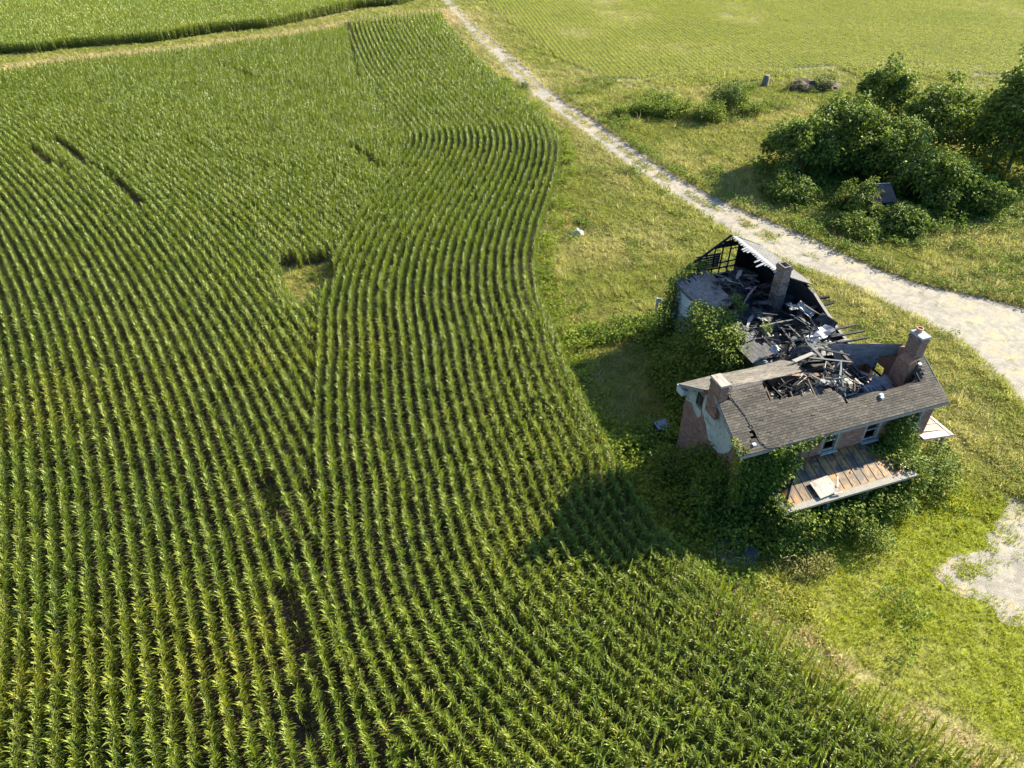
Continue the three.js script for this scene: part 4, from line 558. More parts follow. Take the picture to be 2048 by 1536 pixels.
heap('charred_rubble', 6.8, 13.0, 6.5, 18.1, (u, v) => 4.4 + 1.3 * Math.exp(-(((u - 9.6) / 2.2) ** 2) - ((v - 15.0) / 2.6) ** 2) + 0.7 * Math.exp(-(((u - 12.5) / 1.4) ** 2) - ((v - 10.4) / 2) ** 2) + 1.2 * Math.exp(-(((u - 10.2) / 1.8) ** 2) - ((v - 7.2) / 1.4) ** 2), 0.3, 40, () => true);
const toWorld = ([x, y, z]) => [HX + x * hc + z * hs, y, HZ - x * hs + z * hc];
const main = [ // [u0,h0,v0,u1,h1,v1,width,thickness,tone,label]
  [11.4, 5.6, 8.4, 13.9, 5.95, 7.97, 0.16, 0.14, 'b', 'charred rafter end jutting out furthest back over the wing right wall'], [10.6, 5.5, 7.9, 13.95, 5.9, 7.27, 0.17, 0.14, 'b', 'long charred rafter jutting out in the middle of three over the right wall'], [11.9, 5.65, 6.95, 13.75, 5.9, 6.56, 0.15, 0.14, 'b', 'short charred rafter end nearest the hanging roof sheet'],
  [6.75, 6.65, 5.16, 8.5, 6.55, 5.6, 0.34, 0.06, 'p', 'wide weathered grey board slanting above the back roof slope end'], [7.8, 6.45, 5.5, 10.6, 6.1, 4.5, 0.2, 0.12, 'b', 'long black beam lying across the debris behind the front roof'], [9.5, 6.0, 7.3, 9.25, 6.05, 5.4, 0.3, 0.1, 'a', 'thick ash grey plank leaning down the middle of the debris'],
  [10.7, 6.1, 5.7, 11.35, 5.2, 4.0, 0.2, 0.14, 'b', 'charred beam sloping down beside the hanging roof sheet'], [7.95, 5.25, 9.4, 7.5, 5.45, 6.7, 0.18, 0.12, 'b', 'black beam leaning between wing patch and main roof'], [11.2, 6.1, 11.5, 11.98, 4.6, 11.98, 0.12, 0.12, 'w', 'white pipe standing in front of the tall sooty chimney'],
  [13.1, 5.5, 12.2, 14.4, 6.0, 11.4, 0.24, 0.18, 'b', 'thick charred beam end over the right wall by the chimney'], [11.9, 5.4, 11.2, 14.2, 6.0, 10.7, 0.3, 0.22, 'b', 'thickest charred log beam beside the chimney'], [8.5, 6.0, 15.4, 9.1, 5.6, 13.4, 0.14, 0.1, 'a', 'ash grey rafter sloping behind the far shingle patch'],
  [9.35, 7.0, 7.2, 10.4, 5.2, 8.0, 0.1, 0.1, 'b', 'black upright post stub in the middle of the wing'], [8.1, 6.25, 7.4, 8.45, 4.7, 7.44, 0.11, 0.1, 'b', 'thin black post stub left of the debris middle'], [9.9, 5.1, 10.3, 8.8, 5.6, 6.9, 0.14, 0.1, 'a', 'grey plank fallen across the joists of the wing'], [9.6, 6.1, 6.4, 10.8, 6.25, 5.0, 0.16, 0.1, 'a', 'grey plank lying on top of the debris heap']];
for (const [u0, h0, v0, u1, h1, v1, w, t, tone, label] of main) { const a = toWorld(Q(u0, h0, v0)), b = toWorld(Q(u1, h1, v1)), m = mul(add(a, b), 0.5), g = new GB(); g.bar(sub(a, m), sub(b, m), w, t, tone === 'b' ? black() : tone === 'a' ? ash() : tone === 'w' ? [0.7, 0.72, 0.72] : [0.36, 0.33, 0.28], r3r(-0.3, 0.3), r3r(0.75, 1), r3r(0.5, 0.9)); const o = put(tone === 'w' ? 'pipe' : 'charred_beam', g.geo(), tone === 'p' || tone === 'a' ? M.wood : M.char); o.position.set(...m); tag(o, label, tone === 'w' ? 'pipe' : 'beam'); }
// smaller boards: shared labels, they cannot be told apart
const surfMain = (u, v) => 4.0 + 1.9 * Math.exp(-(((u - 8.9) / 2.3) ** 2) - ((v - 3.6) / 1.7) ** 2), surfWing = (u, v) => 4.5 + 1.3 * Math.exp(-(((u - 9.6) / 2.2) ** 2) - ((v - 15.0) / 2.6) ** 2) + 0.7 * Math.exp(-(((u - 12.5) / 1.4) ** 2) - ((v - 10.4) / 2) ** 2) + 1.3 * Math.exp(-(((u - 10.2) / 1.8) ** 2) - ((v - 7.2) / 1.4) ** 2);
function litter(n, pick, surf, where) { for (let k = 0; k < n; k++) { const [u, v] = pick(), L = r3r(0.5, 2.1), a = r3() * 6.28, h = surf(u, v) + r3r(0.1, 0.75), dh = r3r(-0.45, 0.45) * L * 0.5, kind = r3(); const A = toWorld(Q(u - Math.cos(a) * L / 2, h - dh, v - Math.sin(a) * L / 2)), B = toWorld(Q(u + Math.cos(a) * L / 2, h + dh, v + Math.sin(a) * L / 2)), m = mul(add(A, B), 0.5), g = new GB(); const wide = kind > 0.68, wd = wide ? r3r(0.16, 0.4) : r3r(0.06, 0.15), tk = wide ? 0.025 : r3r(0.04, 0.1), cc = wide ? (r3() < 0.22 ? pale() : r3() < 0.5 ? ash() : black()) : CHAR(), ro = r3r(-0.6, 0.6), k1 = add(mul(add(A, B), 0.5), [r3r(-0.08, 0.08) * L, r3r(-0.1, 0.06) * L, r3r(-0.08, 0.08) * L]), k2 = r3r(0.75, 1); g.bar(sub(A, m), sub(k1, m), wd, tk, cc, ro, r3r(0.15, 0.9), k2); g.bar(sub(k1, m), sub(B, m), wd, tk, mul(cc, r3r(0.8, 1.1)), ro, k2, r3r(0.08, 0.8)); const o = put(wide ? 'fallen_board' : 'charred_stick', g.geo(), wide ? M.wood : M.char); o.position.set(...m); tag(o, (wide ? 'pale splintered board lying in the burned debris of ' : 'charred stick of timber lying in the debris of ') + where, wide ? 'board' : 'timber', (wide ? 'loose boards in ' : 'charred sticks in ') + where); } }
litter(120, () => { let u, v; do { u = r3r(3.4, 12.2); v = r3r(1.7, 6.2); } while (u < 6.3 && v > 3.2 || u < 6.3 && v < 2.2); return [u, v]; }, surfMain, 'the main roof');
litter(215, () => r3() < 0.5 ? [r3r(7.8, 12.4), r3r(13.2, 17)] : [r3r(7.2, 12.6), r3r(6.4, 13)], surfWing, 'the rear wing');
// crumpled pale metal sheets
function crumple(label, u, h, v, a, b, turn, tilt, col, mat = M.metal, name = 'crumpled_sheet', cat = 'metal sheet') { const g = new GB(), n = 6, m = 4, rot = new THREE.Euler(tilt[0], turn, tilt[1]), pt = (i, j) => { const x = (i / n - 0.5) * a, z = (j / m - 0.5) * b, q = new THREE.Vector3(x, 0.09 * Math.sin(i * 1.9 + u * 3 + j) * (0.4 + hash2(i + j * 7, (u * 10) | 0)), z).applyEuler(rot); return [q.x, q.y, q.z]; };
  for (let i = 0; i < n; i++) for (let j = 0; j < m; j++) { g.tri(pt(i, j), pt(i + 1, j), pt(i + 1, j + 1), col); g.tri(pt(i, j), pt(i + 1, j + 1), pt(i, j + 1), col); } const o = put(name, g.geo(), mat); o.position.set(...toWorld(Q(u, h, v))); o.rotation.y = HROT; return tag(o, label, cat); }
crumple('large crumpled silver sheet in front of the jutting rafters', 10.6, 6.15, 7.6, 2.2, 0.8, 0.3, [0.1, 0.1], [0.36, 0.355, 0.35]); crumple('pale bent sheet hanging beside the sooty chimney', 11.9, 5.9, 10.7, 0.55, 1.3, 0.5, [0.5, 0.2], [0.42, 0.405, 0.37]); crumple('white curled sheet right of the sooty chimney foot', 11.7, 5.6, 11.7, 0.9, 0.7, 1.2, [0.4, -0.5], [0.38, 0.38, 0.35]);
crumple('pale torn board with a sharp point behind the scalloped roof edge', 8.3, 5.9, 3.4, 1.3, 0.45, -0.5, [0.3, 0.1], [0.62, 0.61, 0.55], M.wood, 'torn_board', 'board'); crumple('round pale greenish panel in the left roof hole', 6.9, 5.6, 3.2, 0.8, 0.6, 0.2, [0.4, 0.1], [0.42, 0.43, 0.34], M.wood, 'torn_board', 'board'); crumple('white corner panel on the small shingle patch end', 7.35, 5.75, 7.6, 0.55, 0.5, 0.4, [0.5, 0.5], [0.72, 0.68, 0.66], M.wood, 'torn_board', 'board'); crumple('bright plaster piece standing at the fold beside the hanging sheet', 11.6, 5.35, 3.3, 0.7, 0.5, 0.9, [0.8, 0.2], [0.66, 0.58, 0.48], M.plaster, 'plaster_piece', 'plaster');
for (const [u, h, v, a, b, t, tx, tz, lb] of [[12.3, 5.2, 9.3, 1.8, 1.3, 0.3, 0.2, 0.75, 'black fallen roof piece leaning on the low right wall of the wing'], [9.6, 5.2, 11.9, 1.7, 1.0, -0.4, 0.3, -0.3, 'black fallen roof piece left of the sooty chimney'], [12.6, 5.3, 13.6, 2.0, 1.4, 0.8, 0.2, 0.5, 'black fallen roof piece right behind the sooty chimney'], [11.2, 5.1, 9.4, 1.6, 1.1, 0.2, -0.35, 0.2, 'black fallen roof piece in front of the plaster partition'], [8.4, 5.3, 15.6, 1.5, 1.0, 0.5, 0.1, -0.5, 'black fallen roof piece behind the far shingle patch'], [10.4, 5.6, 16.2, 1.8, 1.2, 1.0, 0.5, 0.1, 'black fallen roof piece below the far gable']]) crumple(lb, u, h, v, a, b, t, [tx, tz], mul([0.06, 0.058, 0.057], r3r(0.7, 1.3)), M.char, 'fallen_roof_piece', 'roof piece');
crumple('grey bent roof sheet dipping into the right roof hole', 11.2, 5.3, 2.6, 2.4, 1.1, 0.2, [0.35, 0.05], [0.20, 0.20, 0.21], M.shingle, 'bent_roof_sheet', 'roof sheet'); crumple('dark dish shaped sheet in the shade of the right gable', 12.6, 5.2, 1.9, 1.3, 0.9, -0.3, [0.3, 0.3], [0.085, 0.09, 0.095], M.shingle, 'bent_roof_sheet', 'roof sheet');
for (const [u, h, v, s, lb] of [[4.0, 5.9, 2.35, 0.5, 'orange wood sheathing piece at the left end of the front roof hole'], [4.9, 5.95, 2.3, 0.7, 'largest orange wood sheathing piece along the front roof hole edge'], [5.6, 5.9, 2.4, 0.4, 'small orange sheathing piece at the right end of the front roof hole'], [12.3, 5.0, 3.6, 0.5, 'orange sheathing piece beside the brick chimney breast'], [10.9, 5.75, 4.9, 0.35, 'orange sheathing piece by the hanging roof sheet']]) crumple(lb, u, h, v, s * 1.4, 0.35, 0.1, [0.35, 0], [0.50, 0.30, 0.13], M.wood, 'bare_sheathing', 'board');
// things on the porch roof
{ const o = thing('white_board', 'white square board lying on the porch roof', 'board', toWorld(Q(5.0, 3.03, -1.42)), HROT); const g = new GB(); const P = (x, z, y) => [x, -z * 0.31 + y, z]; g.hexa([P(-0.62, 0.62, 0), P(0.72, 0.5, 0), P(0.58, -0.5, 0), P(-0.7, -0.38, 0)], [P(-0.62, 0.62, 0.03), P(0.72, 0.5, 0.03), P(0.58, -0.5, 0.03), P(-0.7, -0.38, 0.03)], [0.60, 0.56, 0.50]); put('panel', g.geo(), M.plaster, o); part('splintered_edge', q => { q.bar(P(0.3, 0.58, 0.05), P(0.85, 0.62, 0.05), 0.1, 0.03, [0.6, 0.56, 0.5]); }, M.wood, o);
  const st = new GB(), a = toWorld(Q(5.72, 3.02, -1.7)), b = toWorld(Q(6.05, 3.22, -1.2)), m = mul(add(a, b), 0.5); st.bar(sub(a, m), sub(b, m), 0.07, 0.05, [0.78, 0.76, 0.72]); const so = put('white_stick', st.geo(), M.plastic); so.position.set(...m); tag(so, 'short white stick beside the board on the porch roof', 'stick');
  const w = new GB(), c = toWorld(Q(3.1, 3.1, -0.35)), d = toWorld(Q(3.5, 3.2, -0.1)), e = mul(add(c, d), 0.5); w.bar(sub(c, e), sub(d, e), 0.05, 0.04, [0.75, 0.73, 0.70]); const wo = put('white_stick', w.geo(), M.plastic); wo.position.set(...e); tag(wo, 'small white stick on the shaded left hip of the porch roof', 'stick'); }
console.log('house done');
// ---------------------------------------------------------------- vines, shrubs, trees: crowns of folded leaves
const r4 = mulberry(4242), q4 = (a, b) => a + (b - a) * r4();
function foliage(blobs, size, cA, cB, per = 26, droop = 0.35, g = new GB()) { // blobs: [x,y,z,rx,ry,rz]
  for (const [x, y, z, rx, ry, rz] of blobs) { const n = Math.round(per * (rx * ry + ry * rz + rx * rz) * 0.36 / (size * size)), tone = r4();
    for (let k = 0; k < n; k++) { const d = norm([q4(-1, 1), q4(-0.75, 1), q4(-1, 1)]), s = Math.pow(r4(), 0.35) * q4(0.8, 1.3), p = [x + d[0] * rx * s, Math.max(0.05, y + d[1] * ry * s), z + d[2] * rz * s], out = norm([d[0] + q4(-0.8, 0.8), d[1] * 0.5 + q4(-0.35, 0.6), d[2] + q4(-0.8, 0.8)]), L = size * q4(0.65, 1.3);
      g.leaf(p, out, norm([q4(-0.4, 0.4), 1, q4(-0.4, 0.4)]), L, L * q4(0.55, 0.85), mul(mix3(cA, cB, clamp(0.35 * tone + 0.65 * r4())), q4(0.75, 1.25)), droop); } }
  return g;
}
const VA = [0.060, 0.110, 0.010], VB = [0.200, 0.265, 0.018];
function vine(label, blobs, size = 0.2, per = 27, cA = VA, cB = VB) { // blobs in house axes (u,h,v,ru,rh,rv)
  const o = thing('vine', label, 'vine', [HX, 0, HZ], HROT), st = new GB(); blobs.forEach((b, i) => { const n = blobs[i + 1]; st.bar(Q(b[0], 0.0, b[2]), Q(b[0] + 0.1, b[1], b[2]), 0.04, 0.04, [0.10, 0.075, 0.05]); if (n && Math.hypot(n[0] - b[0], n[2] - b[2]) < 2.2) st.bar(Q(b[0], b[1], b[2]), Q(n[0], n[1], n[2]), 0.03, 0.03, [0.10, 0.075, 0.05]); });
  put('stem', st.geo(), M.bark, o); put('leaves', foliage(blobs.map(([u, h, v, a, b, c]) => [u, h, -v, a * 1.15, b * 1.15, c * 1.15]), size, cA, cB, per).geo(), M.leaf, o); return o; }
vine('big vine mound bulging over the left wall of the wing', [[5.9, 4.9, 14.2, 0.6, 0.6, 0.7], [5.8, 4.9, 13.2, 0.9, 0.8, 0.9], [5.7, 4.9, 12.2, 1.1, 0.8, 1.0], [5.6, 4.6, 11.1, 1.2, 1.0, 1.1], [6.7, 5.45, 12.4, 0.7, 0.35, 0.9], [5.5, 4.3, 10.0, 1.2, 1.1, 1.1], [5.7, 4.3, 9.0, 1.0, 1.0, 0.9], [5.2, 2.4, 12.8, 1.1, 1.2, 1.2], [5.0, 2.2, 11.0, 1.2, 1.3, 1.3], [5.0, 2.0, 9.2, 1.1, 1.2, 1.2], [5.0, 1.2, 14.4, 1.2, 1.2, 1.4], [4.5, 1.3, 12.2, 1.4, 1.3, 1.6], [4.5, 1.3, 9.6, 1.4, 1.2, 1.5], [5.4, 3.2, 14.3, 0.8, 1.3, 0.8], [4.9, 3.3, 11.8, 1.1, 1.1, 1.2], [4.9, 3.2, 9.8, 1.1, 1.1, 1.1], [5.2, 2.2, 8.0, 1.0, 1.4, 0.9], [3.6, 0.8, 13.6, 1.2, 0.8, 1.3], [3.4, 0.8, 11.0, 1.2, 0.8, 1.5], [3.6, 0.8, 8.6, 1.3, 0.8, 1.0], [6.3, 5.3, 10.4, 0.7, 0.45, 0.8]], 0.2, 28, VA, [0.26, 0.31, 0.02]);
vine('vine climbing the far left corner of the wing roof', [[6.1, 5.1, 17.9, 0.4, 0.5, 0.4], [6.0, 3.8, 17.9, 0.5, 0.9, 0.5], [5.9, 2.3, 18.0, 0.7, 1.1, 0.7], [5.7, 0.9, 18.0, 1.0, 0.9, 0.9], [6.8, 5.75, 18.0, 0.5, 0.3, 0.35], [7.6, 6.1, 18.1, 0.5, 0.25, 0.3], [8.3, 6.2, 17.9, 0.4, 0.2, 0.3]]);
vine('dark vine covering the lower left gable wall', [[0.05, 3.3, 2.6, 0.35, 0.6, 0.6], [0.0, 2.9, 1.7, 0.4, 0.8, 0.7], [0.0, 2.3, 3.2, 0.45, 0.9, 0.8], [-0.1, 1.7, 2.2, 0.6, 1.1, 0.9], [-0.2, 1.2, 3.8, 0.6, 0.9, 0.9], [-0.4, 0.8, 2.8, 0.8, 0.8, 1.1], [-0.1, 2.6, 0.9, 0.5, 0.7, 0.5], [0.0, 3.6, 1.1, 0.35, 0.7, 0.4], [-0.6, 1.4, 1.0, 0.9, 1.1, 0.9], [-0.7, 0.9, 4.6, 0.9, 0.8, 0.9], [-0.5, 2.2, 1.5, 0.6, 0.9, 0.7]]);
vine('thin vine in lightened sunlit colours hanging at the front left roof corner', [[0.0, 6.0, 0.65, 0.16, 0.2, 0.2], [-0.02, 5.7, 0.3, 0.18, 0.25, 0.22], [0.0, 5.3, 0.15, 0.2, 0.35, 0.2], [0.05, 4.7, 0.15, 0.22, 0.4, 0.22], [0.1, 4.0, 0.1, 0.22, 0.45, 0.22], [0.45, 5.75, 0.3, 0.25, 0.1, 0.2], [0.1, 3.3, 0.05, 0.22, 0.45, 0.22]], 0.14, 22, [0.12, 0.17, 0.012], [0.30, 0.33, 0.025]);  // leaf colours lightened against the other vines to look sunlit
vine('leafy vine hanging under the eave left of the porch', [[2.2, 5.2, 0.05, 0.5, 0.35, 0.35], [3.0, 5.25, 0.0, 0.5, 0.35, 0.4], [3.9, 5.3, -0.05, 0.5, 0.3, 0.35], [4.7, 5.35, 0.05, 0.4, 0.25, 0.25], [2.6, 4.5, -0.05, 0.7, 0.6, 0.45], [1.7, 4.4, 0.1, 0.5, 0.7, 0.4], [3.4, 4.3, -0.1, 0.6, 0.6, 0.45], [1.4, 3.0, 0.0, 0.7, 1.0, 0.6], [2.6, 3.3, -0.2, 0.8, 0.9, 0.6], [5.6, 5.35, 0.1, 0.35, 0.15, 0.2], [1.2, 1.5, -0.3, 0.8, 1.1, 0.8], [0.5, 2.6, 0.1, 0.6, 0.9, 0.5], [0.6, 1.2, -0.2, 0.8, 1.0, 0.7], [0.9, 3.8, 0.15, 0.5, 0.8, 0.4], [0.7, 4.8, 0.2, 0.35, 0.5, 0.3], [2.2, 2.0, -0.4, 0.8, 1.0, 0.7]], 0.19, 27);
vine('vine draped over the left end of the porch roof', [[2.2, 2.7, -1.6, 0.4, 0.35, 0.5], [2.0, 2.4, -0.8, 0.45, 0.5, 0.6], [2.3, 2.3, -2.3, 0.5, 0.5, 0.4], [1.9, 1.6, -1.6, 0.7, 0.8, 0.8], [1.5, 0.9, -1.0, 0.9, 0.9, 1.0], [3.0, 2.2, -2.5, 0.6, 0.4, 0.35], [2.0, 0.8, -2.4, 0.9, 0.8, 0.7]], 0.19, 27, VA, [0.25, 0.30, 0.02]);
vine('dense vine filling the wall between two front windows on the right', [[10.9, 4.8, 0.2, 0.6, 0.5, 0.35], [11.5, 4.4, 0.15, 0.6, 0.7, 0.35], [10.7, 3.9, 0.1, 0.6, 0.7, 0.4], [11.4, 3.4, 0.0, 0.7, 0.7, 0.5], [10.9, 2.8, -0.2, 0.8, 0.7, 0.6], [11.9, 2.5, -0.2, 0.7, 0.8, 0.6], [12.3, 3.3, 0.1, 0.3, 0.5, 0.3]], 0.19, 27);
vine('bright vine spilling over the right end of the porch roof', [[10.3, 3.1, -0.6, 0.6, 0.3, 0.6], [10.8, 2.9, -1.3, 0.6, 0.4, 0.6], [9.6, 3.2, -0.3, 0.5, 0.22, 0.4], [11.4, 2.5, -1.2, 0.7, 0.6, 0.7], [11.6, 1.7, -1.6, 0.8, 0.9, 0.8], [11.1, 2.1, -2.1, 0.6, 0.6, 0.5], [12.2, 1.6, -0.8, 0.8, 0.9, 0.7], [10.0, 2.95, -1.1, 0.4, 0.15, 0.4]], 0.19, 27, [0.07, 0.12, 0.010], [0.26, 0.30, 0.022]);
vine('vine sprig growing out of the wing roof debris', [[7.9, 6.2, 13.1, 0.3, 0.25, 0.3], [8.1, 5.7, 12.6, 0.3, 0.4, 0.3]], 0.14, 20, [0.1, 0.15, 0.01], VB);
vine('small sprig on the beams in the middle of the wing', [[8.7, 5.4, 10.3, 0.25, 0.35, 0.25]], 0.13, 20, [0.1, 0.15, 0.01], VB);
function shrub(label, blobs, size, cA, cB, group, per = 16) { // world blobs; base at the first blob
  const [bx, , bz] = blobs[0], o = thing('shrub', label, 'shrub', [bx, 0, bz], 0, group), st = new GB(); for (const b of blobs) st.bar([0, 0, 0], [b[0] - bx, b[1], b[2] - bz], 0.06, 0.05, [0.10, 0.08, 0.055], 0, 1, 0.4); put('stem', st.geo(), M.bark, o);
  put('foliage', foliage(blobs.map(([x, y, z, a, b, c]) => [x - bx, y, z - bz, a, b, c]), size, cA, cB, per).geo(), M.leaf, o); return o; }
const hb = (u, h, v, a, b, c) => { const [x, z] = fromHouse(u, v); return [x, h, z, a, b, c]; };
shrub('shrub growing under the left half of the porch gutter', [hb(3.6, 1.0, -2.7, 0.9, 1.0, 0.7), hb(4.6, 1.2, -2.7, 0.8, 0.9, 0.6), hb(3.0, 0.7, -3.2, 0.8, 0.7, 0.7), hb(2.6, 1.5, -2.5, 0.6, 0.7, 0.5), hb(4.2, 1.7, -2.4, 0.7, 0.6, 0.4)], 0.2, VA, [0.25, 0.30, 0.02]);
shrub('shrub growing under the middle of the porch gutter', [hb(5.9, 1.1, -2.7, 0.9, 1.0, 0.7), hb(6.9, 1.0, -2.8, 0.9, 0.9, 0.7), hb(5.4, 1.8, -2.4, 0.7, 0.5, 0.4), hb(6.4, 1.7, -2.4, 0.7, 0.6, 0.4), hb(7.6, 1.6, -2.4, 0.7, 0.7, 0.4)], 0.2, VA, [0.25, 0.30, 0.02]);
shrub('shrub growing under the right end of the porch gutter', [hb(8.3, 1.0, -2.7, 0.9, 0.9, 0.7), hb(9.4, 1.1, -2.6, 0.9, 1.0, 0.7), hb(10.3, 1.0, -2.7, 0.8, 0.9, 0.7), hb(8.7, 1.7, -2.4, 0.7, 0.6, 0.4), hb(9.9, 1.7, -2.4, 0.8, 0.6, 0.4)], 0.2, VA, [0.25, 0.30, 0.02]);
shrub('bright shrub beside the side porch roof', [hb(13.3, 1.2, -1.1, 0.9, 0.9, 0.8), hb(14.4, 1.1, -1.0, 0.9, 0.9, 0.8), hb(15.3, 0.9, -0.9, 0.8, 0.8, 0.7), hb(13.9, 0.8, -1.9, 0.9, 0.7, 0.7), hb(15.2, 1.2, 0.1, 0.7, 0.9, 0.6)], 0.18, [0.075, 0.125, 0.010], [0.25, 0.30, 0.022]);
shrub('bush standing alone in front of the porch', [hb(7.3, 0.8, -4.2, 0.9, 0.8, 0.8), hb(6.6, 0.9, -3.8, 0.7, 0.8, 0.6)], 0.16, [0.08, 0.13, 0.01], [0.22, 0.26, 0.02]);
shrub('dark bush at the front left foot of the house', [hb(0.3, 0.8, -1.6, 1.0, 0.8, 1.0), hb(-0.6, 0.7, -0.4, 0.9, 0.8, 0.9), hb(1.4, 0.8, -2.6, 1.0, 0.8, 0.8)], 0.2, VA, VB);
shrub('pale dry bush by the dark slab in front of the house', [hb(3.2, 0.45, -4.4, 0.9, 0.5, 0.7), hb(2.2, 0.4, -4.4, 0.7, 0.45, 0.6)], 0.14, [0.15, 0.15, 0.03], [0.32, 0.29, 0.07]);
// hedge row beyond the track
const HA = [0.10, 0.155, 0.012], HB = [0.29, 0.345, 0.022];
[[14.3, 0.7, -98.8, 1.3, 0.9, 'low round bush at the roadside end of the hedge'], [17.8, 0.8, -99.9, 1.5, 1.1, 'second bush of the hedge from the track'], [21.6, 0.9, -99.0, 1.9, 1.2, 'broad bush in the middle of the hedge'], [25.2, 1.0, -97.3, 2.0, 1.3, 'shaggy bush before the tall dark one in the hedge'], [28.4, 1.5, -100.8, 1.3, 1.9, 'tall dark columnar bush in the hedge'], [31.7, 1.1, -102.7, 1.7, 1.2, 'bush between the tall dark one and the grey stump'], [21.2, 0.6, -104.8, 1.4, 0.8, 'low bush at the bean field edge behind the hedge'], [31.9, 0.7, -99.6, 1.5, 0.9, 'pale grassy bush in front of the hedge end']].forEach(([x, y, z, r, h, label], k) => { const bl = []; for (let i = 0; i < 7; i++) bl.push([x + q4(-1, 1) * r, y * q4(0.8, 1.6), z + q4(-0.8, 0.8) * r * 0.8, r * q4(0.4, 0.75), h * q4(0.65, 1.15), r * q4(0.4, 0.7)]); shrub(label, bl, 0.28, k === 4 ? [0.04, 0.08, 0.01] : HA, k === 4 ? [0.11, 0.16, 0.015] : HB, null, 17); });
for (const [x, z, s, label] of [[6.6, -67.3, 0.75, 'small dark bush beside the white stone and orange stakes'], [2.9, -56.8, 0.7, 'bright bush at the bend of the corn edge'], [1.2, -110.5, 1.2, 'small dark bush between the far corn edge and the track'], [-1.0, -113.5, 0.9, 'smaller dark bush further up the track verge']]) shrub(label, [[x, 0.5 * s, z, 0.8 * s, 0.6 * s, 0.7 * s], [x + 0.6 * s, 0.4 * s, z + 0.3 * s, 0.6 * s, 0.5 * s, 0.6 * s]], 0.18, [0.05, 0.095, 0.01], [0.16, 0.22, 0.016], null, 17);
// trees
function tree(label, x, z, ht, r, cA, cB, seed, size = 0.3, lobes = 34, flat = 0.85, low = 0.08) {
  const rt = mulberry(seed), f = (a, b) => a + (b - a) * rt(), o = thing('tree', label, 'tree', [x, 0, z], 0), tr = new GB(), blobs = [], col = [0.12, 0.095, 0.07];
  const th = ht * 0.45; tr.bar([0, -0.05, 0], [f(-0.2, 0.2), th, f(-0.2, 0.2)], 0.3, 0.3, col, 0, 1, 0.7);
  for (let k = 0; k < lobes * 2.1; k++) { const a = f(0, 6.283), e = Math.pow(rt(), 0.7), d = r * Math.sqrt(rt()) * (rt() < 0.15 ? 1.12 : 0.92), t = low + (1 - low) * Math.sqrt(Math.max(0, 1 - (d / r) ** 2)) * (rt() < 0.72 ? f(0.72, 1) : f(0.15, 0.8)), y = ht * t * f(0.82, 1.12), br = r * f(0.12, 0.25); const p = [Math.cos(a) * d, Math.max(0.6, y - br * 0.4), Math.sin(a) * d]; blobs.push([...p, br, br * flat, br]); if (k % 6 === 0) tr.bar([0, th * f(0.5, 1), 0], p, 0.1, 0.1, col, 0, 1, 0.35); }
  put('trunk', tr.geo(), M.bark, o); put('crown', foliage(blobs, size * 1.15, cA, cB, 19, 0.45).geo(), M.leaf, o); return o; }
const TA = [0.080, 0.132, 0.012], TB = [0.245, 0.310, 0.026], YA = [0.085, 0.135, 0.010], YB = [0.23, 0.27, 0.02];
tree('dark bushy tree at the left end of the tree clump', 32, -79.6, 6.8, 4.1, TA, TB, 11, 0.34, 46);
tree('dense dark tree in the middle of the clump', 37.6, -81.4, 8.2, 4.7, TA, TB, 12, 0.36, 52);
tree('tallest dark tree at the back of the clump', 46, -93.2, 8.4, 3.9, TA, TB, 13, 0.38, 46, 0.9, 0.1);
tree('shadowed tree behind the brown shed', 41.6, -77.8, 6.8, 4.2, TA, TB, 14, 0.34, 46);
tree('open leaning tree at the right end of the clump', 50, -86.3, 8.0, 4.8, TA, TB, 15, 0.38, 48, 0.75, 0.15);
tree('feathery brighter green tree right of the shed', 43.6, -72.4, 5.4, 4.5, [0.075, 0.13, 0.010], [0.23, 0.295, 0.02], 16, 0.3, 50);
tree('yellow green sapling left of the shed', 35.0, -69.5, 3.9, 2.4, YA, YB, 17, 0.26, 24);
tree('large dark tree cut off by the right edge of the picture', 55.6, -79.6, 11.2, 5.2, TA, TB, 18, 0.36, 70, 0.8, 0.08);
tree('tallest slim tree top rising behind the large one at the picture edge', 54.7, -81.2, 14.0, 2.9, TA, TB, 19, 0.36, 44, 0.9, 0.1);
tree('low leafy tree in front of the shed', 38.2, -66.6, 2.3, 3.0, TA, [0.20, 0.265, 0.02], 20, 0.28, 32, 0.8, 0.15);
tree('low bushy tree at the left foot of the clump', 29.4, -73.6, 2.5, 2.9, TA, [0.20, 0.265, 0.02], 21, 0.28, 30, 0.8, 0.15);
tree('low bushy tree at the right foot of the clump', 47.8, -70.2, 3.4, 3.0, TA, [0.20, 0.265, 0.02], 22, 0.28, 30, 0.8, 0.15);
tree('lowest shrubby tree nearest the track', 33.4, -65.6, 1.6, 2.5, TA, [0.22, 0.28, 0.02], 23, 0.24, 24, 0.8, 0.15);
